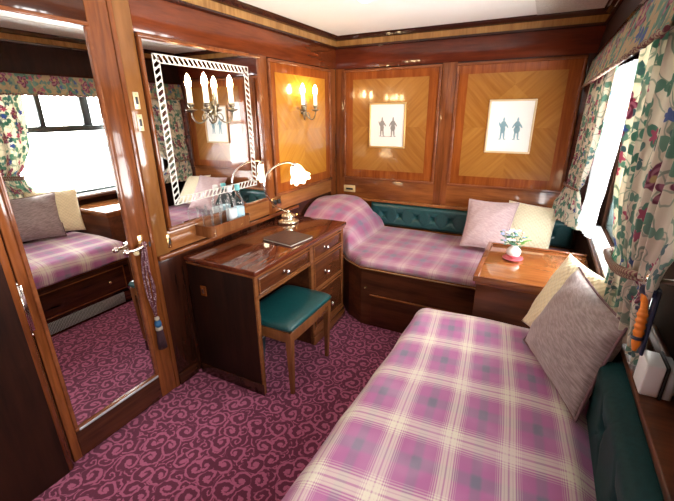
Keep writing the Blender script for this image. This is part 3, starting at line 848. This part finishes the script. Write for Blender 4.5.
B().lathe([(.013, 0), (.018, -.006), (.018, -.018), (.013, -.022), (0, -.022)], (.038, 1.103, .442), (0, 0, 1), 18).build('collar', MT['tcream'], ts)
b = B()
b.lathe([(.013, 0), (.016, -.04), (.018, -.100), (.015, -.103), (0, -.103)], (.038, 1.104, .421), (0, 0, 1), 18)
for k in range(16):
    a = 2 * PI * k / 16; b.tube([(.038 + .012 * math.cos(a), 1.104 + .014 * math.sin(a), .419), (.038 + .016 * math.cos(a), 1.104 + .018 * math.sin(a), .36), (.038 + .0175 * math.cos(a), 1.105 + .021 * math.sin(a), .312)], .0030, 6)
b.build('skirt', MT['tdark'], ts)

# ================================================================== FAR BED
fb = thing('far_bed', (1.0, 2.75, 0), 'dark mahogany bed base built in along the far wall', 'bed')
foot = [(.515, 2.372), (.655, 2.285), (1.955, 2.285), (1.955, 3.165), (.012, 3.165), (.012, 2.49), (.40, 2.49)]
B().prism(foot, 'z', 0, .436).build('bed_box', MT['bedwood'], fb, bevel=.003)
lip = [(.505, 2.368), (.650, 2.276), (1.957, 2.276), (1.957, 3.168), (.012, 3.168), (.012, 2.48), (.395, 2.48)]
B().prism(lip, 'z', .436, .452).build('bed_rail', MT['stile_x'], fb, bevel=.003)
B().tube([(.40, 2.474, .447), (.503, 2.364, .447), (.650, 2.275, .447), (1.955, 2.275, .447)], .0045, 8).build('edge_bead', MT['edge'], fb)
fpn = B().box(.735, 1.45, 2.277, 2.286, .020, .245, .003).build('access_panel', MT['bedwood'], fb)
B().box(.725, 1.45, 2.268, 2.286, .246, .256, .003).build('panel_moulding', MT['stile_x'], fb)
B().lathe([(.008, 0), (.009, .003), (.004, .006), (.009, .014), (0, .018)], (.690, 2.284, .30), (0, -1, 0), 14).build('catch_knob', MT['brass'], fb)

def smooth(t): t = max(0., min(1., t)); return t * t * (3 - 2 * t)
def bumpn(x, y, s=1.):
    return (math.sin(x * 7.3 * s + y * 3.1) + math.sin(y * 9.1 * s - x * 4.7 + 1.3) + .6 * math.sin(x * 17 * s + 2.2 * math.sin(y * 6))) / 2.6
# bedspread of the far bed, the pillow under it makes the hump by the desk
b = B()
def fbf(u, v):
    x = .020 + u * 1.925; yb = 3.120
    xs = max(x, .02)
    if x < .40: yf = 2.492
    elif x < .505: yf = 2.492 + (x - .40) / .105 * (2.374 - 2.492)
    elif x < .650: yf = 2.374 + (x - .505) / .145 * (2.286 - 2.374)
    else: yf = 2.286
    y = yf + v * (yb - yf)
    d = y - yf
    zt = .506 + .004 * bumpn(x, y)
    edge = min(1., d / .05); z = .455 + (zt - .455) * math.sqrt(max(0, 1 - (1 - edge) ** 2))
    # far & right edges tucked
    # pillow hump
    hx = math.sqrt(max(0., 1 - (max(0., x - .19) / .31) ** 2.2)); hx *= .93 + .07 * smooth(x / .20)
    yy = (y - yf) / (3.10 - yf)
    hy = math.sqrt(max(0., 1 - (max(0., 1 - yy / .55)) ** 2.2)) * (1 - .45 * smooth((yy - .78) / .22))
    hump = .290 * hx * hy * (1 + .05 * bumpn(x * 1.7, y * 1.7))
    z += hump * smooth(d / .03)
    # sag at hump foot
    return Vector((x, y - .0 , z))
def fuv(u, v):
    p = fbf(u, v); return (p.x * .93 + .36 * max(0, p.z - .5) * -1.2 + .03, p.y + .34 + .5 * max(0, p.z - .5))
b.grid(fbf, 150, 70, fuv)
o = b.build('bedspread', MT['tartan_far'], None, origin=(1., 2.8, .455), solid=.004)
tag(o, 'pink and mauve tartan bedspread on the far bed, humped over a pillow', 'bedspread', 'tartan bedspreads')

# green buttoned back rest on the far wall
def upholstery(name, label, along, a0, a1, z0, z1, face, back, btns, zbtn, mat, group, tuft=.027, thick=.045):
    """along 'x' : on far wall, face = y of front ; along 'y' : on window wall, face = x"""
    loc = ((a0 + a1) / 2, back, z0) if along == 'x' else (back, (a0 + a1) / 2, z0)
    t = thing(name, loc, label, 'back rest', group)
    b = B(); sgn = -1
    def fn(u, v):
        a = a0 + u * (a1 - a0); z = z0 + v * (z1 - z0)
        e = min(1., min(u * (a1 - a0), (1 - u) * (a1 - a0), v * (z1 - z0), (1 - v) * (z1 - z0)) / .035)
        d = thick * math.sqrt(max(0, 1 - (1 - e) ** 2))
        for q in btns:
            r = math.hypot(a - q, (z - zbtn)); d -= tuft * math.exp(-(r / .020) ** 2)
            # pleats between buttons
            rr = abs(a - q)
            dd = abs(abs(z - zbtn) - abs(a - q) * 1.1)
            if rr < .075: d -= tuft * .5 * math.exp(-(dd / .008) ** 2) * (1 - rr / .075)
        d = max(d, .002)
        return Vector((a, back - d, z)) if along == 'x' else Vector((back - d, a, z))
    n = int((a1 - a0) / .009)
    b.grid(fn, n, 30)
    # closed back
    if along == 'x': b.box(a0, a1, back - .004, back, z0, z1)
    else: b.box(back - .004, back, a0, a1, z0, z1)
    pad = b.build('padding', mat, t)
    for q in btns:
        d = thick - tuft * 1.0
        p = (q, back - d, zbtn) if along == 'x' else (back - d, q, zbtn)
        B().blob(p, .0095, (1, .6, 1) if along == 'x' else (.6, 1, 1)).build('button', mat, t)
    return t
up = upholstery('buttoned_backrest', 'green leather buttoned back rest panel on the far wall above the bed', 'x', .36, 1.955, .512, .715, 3.122, DY - .006, [.49 + .147 * k for k in range(0, 10)], .615, MT['green'], 'green leather back rests')
B().box(.0, 1.955, DY - .040, DY - .007, .7165, .742, .006).build('top_rail', MT['tray'], up)
B().box(.36, 1.955, DY - .056, DY - .007, .5065, .5115, .002).build('bottom_rail', MT['stile_x'], up)

# ================================================================== TABLE BETWEEN THE BEDS
tb = thing('side_table', (1.71, 2.1, 0), 'polished mahogany corner table under the window between the two beds', 'table')
b = B().box(1.452, 1.968, 1.828, 2.415, .686, .710, .005, 3)
b.build('table_top', MT['table'], tb)
B().box(1.452, 1.476, 1.828, 2.415, .7101, .7165, .003).box(1.476, 1.968, 2.392, 2.415, .7101, .7165, .003).box(1.476, 1.968, 1.828, 1.842, .7101, .7165, .003).build('raised_rim', MT['moulding'], tb)
B().box(1.468, 1.968, 1.845, 2.268, .0, .668, .003).build('cabinet_body', MT['bedwood'], tb)
B().box(1.462, 1.968, 1.840, 2.40, .668, .6858, .003).build('top_moulding', MT['stile_x'], tb)

# vase with flowers
vx, vy, vz = 1.605, 2.165, .7105
vs = thing('flower_vase', (vx, vy, vz), 'small white china vase of mixed flowers on the corner table', 'vase')
B().lathe([(0, .012), (.016, .012), (.030, .024), (.037, .042), (.034, .058), (.022, .070), (.018, .078), (.021, .084), (.017, .084), (.014, .076), (0, .074)], (vx, vy, vz), (0, 0, 1), 28).build('vase_body', MT['china'], vs)
B().lathe([(.018, .012), (.031, .0235), (.0345, .030), (.0325, .030), (.02, .014)], (vx, vy, vz), (0, 0, 1), 28).build('pink_band', MT['pinkchina'], vs)
fl = random.Random(3)
stems = []
for k in range(26):
    a = fl.uniform(0, 2 * PI); r = fl.uniform(.01, .062); h = .115 + fl.uniform(0, .060) - r * .25
    stems.append((vx - .018 + r * math.cos(a), vy + r * math.sin(a) * .8, vz + h, a, k))
b = B()
for x, y, z, a, k in stems: b.tube([(vx, vy, vz + .078), ((x + vx) / 2, (y + vy) / 2, vz + .10), (x, y, z)], .0012, 5)
for k in range(30):
    a = fl.uniform(0, 2 * PI); r = fl.uniform(.02, .07); h = fl.uniform(.085, .145)
    b.blob((vx - .015 + r * math.cos(a), vy + r * math.sin(a), vz + h), .010, (fl.uniform(.6, 1.4), fl.uniform(.5, 1.3), .35), 1)
b.build('sprigs', MT['leafd'], vs)
b = B()
for (dx, dy, dz, w) in ((.065, -.005, .115, .010), (.050, .02, .125, .009), (.040, -.02, .100, .009)):
    p0 = Vector((vx + .004, vy, vz + .08)); p1 = Vector((vx + dx * .6, vy + dy, vz + dz)); p2 = Vector((vx + dx * 1.25, vy + dy * 1.3, vz + dz + .008))
    pts = [p0.lerp(p1, t).lerp(p1.lerp(p2, t), t) for t in [i / 8 for i in range(9)]]
    for i in range(8):
        wi = w * math.sin(PI * (i + .2) / 8.4); wj = w * math.sin(PI * (i + 1.2) / 8.6) if i < 7 else .0005
        n = Vector((0, 1, .3)).normalized()
        q = [b.bm.verts.new(v) for v in (pts[i] - n * wi, pts[i + 1] - n * wj, pts[i + 1] + n * wj, pts[i] + n * wi)]
        b._face(q, None, True)
b.build('long_leaf', MT['leafg'], vs, solid=.001)
for x, y, z, a, k in stems:
    m = [MT['petw'], MT['petb'], MT['petp'], MT['petw'], MT['petb']][k % 5]; rr = [.011, .009, .008, .009, .007][k % 5]
    b = B()
    for p in range(5): b.blob((x + rr * .7 * math.cos(p * 1.257), y + rr * .7 * math.sin(p * 1.257), z), rr * .62, (1, 1, .55), 1)
    b.blob((x, y, z + rr * .2), rr * .45, (1, 1, .8), 1)
    b.build('blossom', m, vs)
o = B().lathe([(0, 0), (.030, 0), (.034, .003), (.053, .010), (.052, .0115), (.032, .006), (0, .0055)], (vx, vy, vz - .0003), (0, 0, 1), 32).build('saucer', MT['pinkchina'], None, origin=(vx, vy, vz))
tag(o, 'pink rimmed saucer under the white flower vase', 'saucer')

# ================================================================== NEAR BED
nb = thing('near_bed', (1.6, .7, 0), 'dark wooden bed base along the window wall in the foreground', 'bed')
B().box(1.235, 1.955, -.45, 1.790, .0, .365, .004).build('bed_box', MT['dark_y'], nb)
B().box(1.228, 1.955, -.46, 1.797, .365, .384, .004).build('bed_rail', MT['stile_y'], nb)
for y0, y1 in ((-.35, .62), (.66, 1.75)):
    d = B().box(1.227, 1.236, y0, y1, .125, .345, .003).build('drawer', MT['dark_y'], nb)
    b = B(); frame_loop(b, 'x', y0 + .012, y1 - .012, .137, .333, .010, 1.220, 1.228); b.build('drawer_moulding', MT['stile_y'], d)
    for yk in (y0 + .15, y1 - .15): B().lathe([(.008, 0), (.005, .008), (.012, .018), (.010, .026), (0, .028)], (1.228, yk, .235), (-1, 0, 0), 16).build('knob', MT['brass'], d)
B().box(1.225, 1.236, -.35, 1.70, .022, .108, .001).build('vent_grille', MT['grille'], nb)
# bedspread: top with rolled edges
ns = B()
LX0, LX1, LY0, LY1 = 1.195, 1.945, -.47, 1.815
def roll(s, L):
    """arc-length s from edge -> (inset, drop)"""
    R = .075; H = .065
    if s < H: return (0., R + H - s)
    t = (s - H) / (R * PI / 2)
    if t < 1: a = t * PI / 2; return (R * (1 - math.cos(a)), R * (1 - math.sin(a)))
    return (R + (s - H - R * PI / 2), 0.)
def nbf(u, v):
    tot = (LX1 - LX0) + .14 - .075 + .118
    s = u * tot; inx, dx = roll(s, 0); x = LX0 + inx
    toty = (LY1 - LY0) + .14 - .075 + .118
    s2 = (1 - v) * toty; iny, dy = roll(s2, 0); y = LY1 - iny
    y = max(y, LY0)
    x = min(x, LX1)
    dd = math.hypot(dx, dy); dd = min(dd, .128)
    # corner roundness in plan
    if dx > 0 and dy > 0:
        k = min(dx, dy) / .14; x += .045 * k; y -= .045 * k
    z = .520 + .012 * math.sin(PI * min(1., max(0., (x - LX0) / (LX1 - LX0)))) - dd + .0035 * bumpn(x * 1.3, y * .9)
    if x > 1.86: z -= .035 * smooth((x - 1.86) / .085)
    x -= .028 * smooth((1.55 - y) / 1.0) * (1 - smooth((x - LX0) / .35))
    # soft drape waves on the hanging side
    if dx > .03: x -= .006 * math.sin(y * 21 + 1.) * min(1, dx / .1)
    if dy > .03: y += .005 * math.sin(x * 23) * min(1, dy / .1)
    return Vector((x, y, z))
def nuv(u, v):
    s = u * 1.0; tot = (LX1 - LX0) + .14 - .075 + .118; toty = (LY1 - LY0) + .14 - .075 + .118
    X = LX0 + u * tot - .14 + .0215 - .0; Y = LY1 - ((1 - v) * toty - .14 + .0215)
    # the cloth lies slightly askew on the bed
    a = .09; wob = .006 * math.sin(Y * 5 + X * 3)
    return (X + a * (Y - 1.3) + wob + .015, Y - a * (X - 1.5) - .055)
ns.grid(nbf, 90, 190, nuv)
o = ns.build('bedspread', MT['tartan'], None, origin=(1.6, .7, .41), solid=.004)
tag(o, 'pink and mauve tartan bedspread with cream stripes on the foreground bed', 'bedspread', 'tartan bedspreads')
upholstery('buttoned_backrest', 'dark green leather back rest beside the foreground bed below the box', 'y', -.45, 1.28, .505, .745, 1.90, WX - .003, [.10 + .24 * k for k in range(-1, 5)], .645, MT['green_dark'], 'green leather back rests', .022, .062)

# ================================================================== CUSHIONS
def cushion(label, c, thick, mat, group, pipe=None, pinch=.055, seed=0, bulge=1.):
    """c: four corner tips TL, TR, BR, BL"""
    c = [Vector(p) for p in c]; ctr = sum(c, Vector()) / 4
    n = (c[1] - c[0] + c[2] - c[3]).cross(c[3] - c[0] + c[2] - c[1]).normalized()
    L = (c[1] - c[0]).length
    t = thing('cushion', ctr, label, 'cushion', group)
    rnd = random.Random(seed); ph = [rnd.uniform(0, 6) for _ in range(4)]
    def base(u, v):
        a, b_ = 2 * u - 1, 2 * v - 1
        # edges bow inwards between the tips
        ua = a * (1 - pinch * (1 - b_ * b_)); vb = b_ * (1 - pinch * (1 - a * a))
        uu, vv = (ua + 1) / 2, (vb + 1) / 2
        p = c[0] * (1 - uu) * (1 - vv) + c[1] * uu * (1 - vv) + c[2] * uu * vv + c[3] * (1 - uu) * vv
        return p, a, b_
    def side(sg):
        def fn(u, v):
            p, a, b_ = base(u, v)
            k = max(0, (1 - abs(a) ** 2.2)) ** .55 * max(0, (1 - abs(b_) ** 2.2)) ** .55
            w = 1 + .07 * math.sin(3.1 * a + ph[0] + 2 * b_) + .06 * math.sin(4.3 * b_ + ph[1] - a)
            wr_ = .010 * math.sin(9 * (a + b_) + ph[2]) * (abs(a) * abs(b_)) ** .6 * k
            return p + n * sg * (thick * k * w + wr_)
        return fn
    b = B()
    uvf = lambda u, v: (u * L, v * L)
    b.grid(side(1), 30, 30, uvf); b.grid(side(-1), 30, 30, uvf)
    bmesh.ops.remove_doubles(b.bm, verts=b.bm.verts[:], dist=.0003)
    b.build('cover', mat, t)
    if pipe:
        pts = []
        for i in range(30): pts.append(base(i / 30, 0)[0])
        for i in range(30): pts.append(base(1, i / 30)[0])
        for i in range(30): pts.append(base(1 - i / 30, 1)[0])
        for i in range(30): pts.append(base(0, 1 - i / 30)[0])
        B().tube(pts, .0045, 8, True).build('piping', pipe, t)
    return t
cushion('taupe silk cushion with dark piping on the foreground bed', [(1.862, 1.705, .880), (1.965, 1.285, .862), (1.882, 1.195, .545), (1.712, 1.625, .545)], .082, MT['taupe'], 'scatter cushions', MT['pipe'], seed=1)
cushion('pale yellow knitted cushion behind the taupe cushion on the foreground bed', [(1.835, 1.850, .888), (1.960, 1.52, .900), (1.905, 1.44, .560), (1.692, 1.775, .556)], .062, MT['yellow'], 'scatter cushions', seed=2)
cushion('mauve silk cushion leaning on the green back rest of the far bed', [(1.225, 3.02, .842), (1.572, 2.99, .850), (1.530, 2.74, .548), (1.228, 2.77, .548)], .060, MT['mauve'], 'scatter cushions', MT['mauve'], seed=3, pinch=.07)
cushion('cream yellow knitted cushion beside the mauve cushion on the far bed', [(1.500, 3.075, .848), (1.832, 3.06, .818), (1.800, 2.83, .560), (1.49, 2.86, .552)], .052, MT['cream'], 'scatter cushions', seed=4, pinch=.04)

# ================================================================== PELMETS AND CURTAINS
def pelmet(y0, y1, label):
    t = thing('pelmet', (1.83, (y0 + y1) / 2, 1.6), label, 'pelmet', 'floral pelmets')
    b = B()
    def fn(u, v):
        y = y0 + u * (y1 - y0); z = 1.761 - v * .143; x = 1.862 - v * .027
        x += .0035 * math.sin(y * 105) * (.4 + .6 * v)
        return Vector((x, y, z))
    b.grid(fn, int((y1 - y0) * 260), 5, lambda u, v: (u * (y1 - y0) * 1.15 + 5, -v * .135 + .62))
    b.build('fabric', MT['floral_shaded'], t, solid=.003)
    B().prism([(1.868, 1.761), (1.843, 1.621), (1.851, 1.621), (1.876, 1.761)], 'y', y0 + .002, y1 - .002).build('pelmet_board', MT['dark_y'], t)
    pts = [(1.834 + .002 * math.sin(i), y0 + i * (y1 - y0) / 200, 1.617 + .0035 * math.sin(i * 1.5)) for i in range(201)]
    B().tube(pts, .0055, 8).build('braid_trim', MT['braid'], t)
pelmet(1.02, 3.145, 'floral fabric pelmet over the window by the corner table')

def curtain(name, rows, mat, label, cat, group, tie=None, amp=.016, npl=9, nu=150, useed=0., solid=.002):
    """rows: (z, ya, yb, x, amp factor, x_b) from top to bottom; smooth spline through rows"""
    t = thing(name, (rows[-1][3], rows[-1][1], rows[-1][0]), label, cat, group)
    nr = len(rows)
    def row(v):
        tt = v * (nr - 1); i = min(int(tt), nr - 2); w = tt - i; w_ = w * w * (3 - 2 * w)
        a, c = rows[i], rows[i + 1]
        return [a[k] * (1 - (w if k == 0 else w_)) + c[k] * (w if k == 0 else w_) for k in range(6)]
    W = abs(rows[0][2] - rows[0][1]) * 1.5
    def fn(u, v):
        z, ya, yb, xa, am, xb = row(v)
        y = ya + u * (yb - ya); ph = u * npl * 2 * PI
        x = xa + u * (xb - xa) + amp * am * (math.sin(ph + .5 * math.sin(ph * .37 + v * 2)) + .3 * math.sin(2.3 * ph + 1 + v * 3))
        y += amp * .35 * am * math.cos(ph)
        return Vector((x, y, z))
    b = B(); b.grid(fn, nu, 60, lambda u, v: (u * W + useed, row(v)[0]))
    b.build('cloth', mat, t, solid=solid)
    return t
# near curtain (right edge of the photo), tied back to the right
nc = curtain('floral_curtain', [
    (1.680, 1.66, .76, 1.900, .9, 1.900),
    (1.45, 1.65, .78, 1.905, 1.0, 1.900),
    (1.25, 1.63, .86, 1.915, 1.0, 1.905),
    (1.10, 1.57, 1.00, 1.925, .75, 1.925),
    (1.035, 1.520, 1.08, 1.930, .45, 1.945),
    (.98, 1.55, 1.12, 1.932, .7, 1.950),
    (.88, 1.60, 1.16, 1.945, 1.0, 1.975),
    (.80, 1.62, 1.17, 1.948, 1.0, 1.985)], MT['floral'], 'floral curtain tied back at the right edge of the picture', 'curtain', 'floral curtains', npl=8, amp=.018, useed=.37)
B().tube(spline([(1.945, 1.548, 1.022), (1.908, 1.515, 1.022), (1.895, 1.42, 1.034), (1.893, 1.28, 1.050), (1.905, 1.14, 1.082), (1.935, 1.06, 1.105)], 8), .0085, 10).tube(spline([(1.945, 1.545, 1.006), (1.911, 1.512, 1.006), (1.902, 1.42, 1.016), (1.900, 1.28, 1.034), (1.910, 1.14, 1.070), (1.935, 1.06, 1.100)], 8), .0075, 10).build('tieback', MT['braid'], nc)
hb = thing('curtain_holdback', (XW, 1.06, 1.09), 'silvery curtain holdback knob at the end of the tieback', 'holdback')
B().tube([(XW - .001, 1.045, 1.105), (1.93, 1.045, 1.105)], .006, 10).build('shaft', MT['pewter'], hb)
B().blob((1.925, 1.045, 1.105), .017, (.7, 1, 1)).build('knob', MT['silver'], hb)
# far curtain, tied towards the corner
fc = curtain('floral_curtain', [
    (1.680, 2.35, 3.12, 1.905, 1.0, 1.885),
    (1.40, 2.50, 3.12, 1.915, 1.0, 1.875),
    (1.20, 2.66, 3.12, 1.920, 1.0, 1.870),
    (1.05, 2.82, 3.12, 1.920, .8, 1.855),
    (.985, 2.90, 3.12, 1.910, .5, 1.850),
    (.93, 2.88, 3.11, 1.920, .8, 1.830),
    (.86, 2.78, 3.09, 1.930, 1.2, 1.800),
    (.775, 2.68, 3.06, 1.935, 1.5, 1.792)], MT['floral'], 'floral curtain gathered in the far corner by the cream cushion', 'curtain', 'floral curtains', npl=8, amp=.014, useed=1.9)
B().tube(spline([(1.905, 2.89, .985), (1.868, 2.97, .988), (1.835, 3.06, .992), (1.835, 3.12, .995)], 8), .008, 10).build('tieback', MT['braid'], fc)
curtain('net_curtain', [
    (1.690, 2.32, 2.80, 1.985, .8, 1.955),
    (1.35, 2.36, 2.82, 1.985, .9, 1.955),
    (1.10, 2.40, 2.85, 1.980, 1., 1.955),
    (.95, 2.42, 2.85, 1.970, 1., 1.955),
    (.805, 2.42, 2.82, 1.960, 1.2, 1.930)], MT['sheer'], 'white net curtain hanging between the far floral curtain and the window', 'curtain', None, npl=7, amp=.010, nu=110)

# ================================================================== HAMMER AND BOX BY THE NEAR CURTAIN
hm = thing('emergency_hammer', (1.93, 1.08, .92), 'orange ribbed handle in a navy holder hanging below the curtain holdback', 'hammer')
p0 = Vector((1.938, 1.100, 1.052)); p1 = Vector((1.938, 1.066, .905))
b = B(); pts = []; rs = []
for i in range(61):
    t = i / 60; pts.append(p0.lerp(p1, t) + Vector((0, -.006 * math.sin(PI * t), 0)))
    rs.append(.0100 + (.0022 * (1 if (i // 3) % 2 else 0) if .32 < t < .85 else 0) - (.005 * smooth((t - .85) / .15)) - .002 * (.15 < t < .28))
b.tube(pts, rs, 14); b.build('handle', MT['orange'], hm)
B().lathe([(0, -.020), (.014, -.018), (.016, 0), (.014, .016), (.004, .024), (0, .030)], p0 + Vector((.006, -.006, .006)), (.5, -.8, .2), 18).build('head', MT['bluep'], hm)
B().tube([p0 + Vector((0, -.004, -.040)), p0 + Vector((0, -.006, -.048))], .0145, 14).build('strap', MT['bluep'], hm)
B().tube([p1 + Vector((0, .004, .040)), p1 + Vector((0, .003, .032))], .0140, 14).build('strap', MT['bluep'], hm)
B().box(1.950, 1.958, 1.062, 1.094, .895, 1.07, .003).tube([(1.93, 1.062, 1.094), (1.948, 1.075, 1.062)], .003, 8).build('holder_plate', MT['bluep'], hm)
bx = thing('white_box', (2.0, 1.11, .775), 'small white box on the window ledge below the orange hammer handle', 'box')
B().box(1.975, 2.016, 1.078, 1.155, .7755, .868, .005, 3).build('box_body', MT['white'], bx)
B().box(2.0165, 2.022, 1.074, 1.158, .7755, .872, .001).build('black_edge', MT['black'], bx)
B().box(2.0225, 2.043, 1.078, 1.155, .7755, .862, .004).build('grey_back', MT['grey'], bx)

# ================================================================== LIGHT
w = D_.worlds.new('daylight'); bpy.context.scene.world = w; w.use_nodes = True
bg = w.node_tree.nodes['Background']; nt = w.node_tree; tc = nt.nodes.new('ShaderNodeTexCoord'); sp = nt.nodes.new('ShaderNodeSeparateXYZ'); nt.links.new(tc.outputs['Generated'], sp.inputs[0])
mr = nt.nodes.new('ShaderNodeMapRange'); mr.inputs['From Min'].default_value = -.15; mr.inputs['From Max'].default_value = .15
mr.inputs['To Min'].default_value = 30.; mr.inputs['To Max'].default_value = 16.   # lower half added brighter to lift the ceiling; bright overcast above
nt.links.new(sp.outputs[2], mr.inputs[0]); nt.links.new(mr.outputs[0], bg.inputs[1]); bg.inputs[0].default_value = (1., .985, .95, 1)
for (ya, yb) in ((-.55, .35), (1.50, 2.80)):
    L = D_.lights.new('daylight_portal', 'AREA'); L.shape = 'RECTANGLE'; L.size = yb - ya; L.size_y = .91
    L.cycles.is_portal = True
    o = D_.objects.new('daylight_portal', L); COL.objects.link(o)
    o.location = (XW + .13, (ya + yb) / 2, 1.245)
    o.rotation_euler = Matrix(((0, 0, 1), (1, 0, 0), (0, 1, 0))).to_euler()   # local -Z -> world -X

# ================================================================== CAMERA
cam = D_.cameras.new('camera'); co = D_.objects.new('camera', cam); COL.objects.link(co)
yaw, pitch, roll_ = .4818, -.3464, -.0091
F = Vector((-math.sin(yaw) * math.cos(pitch), math.cos(yaw) * math.cos(pitch), math.sin(pitch)))
R = Vector((math.cos(yaw), math.sin(yaw), 0)); U = R.cross(F)
R2 = R * math.cos(roll_) + U * math.sin(roll_); U2 = U * math.cos(roll_) - R * math.sin(roll_)
mw = Matrix.Identity(4)
for i in range(3): mw[i][0] = R2[i]; mw[i][1] = U2[i]; mw[i][2] = -F[i]
mw.translation = Vector((1.6579, 0, 1.4726)); co.matrix_world = mw
cam.sensor_fit = 'HORIZONTAL'; cam.sensor_width = 36; cam.lens = 36 * 382.5185 / 674; cam.clip_start = .02
bpy.context.scene.camera = co
bpy.context.scene.cycles.transparent_max_bounces = 32
vs_ = bpy.context.scene.view_settings
vs_.view_transform = 'Standard'; vs_.look = 'None'; vs_.gamma = 1; vs_.exposure = 0.30
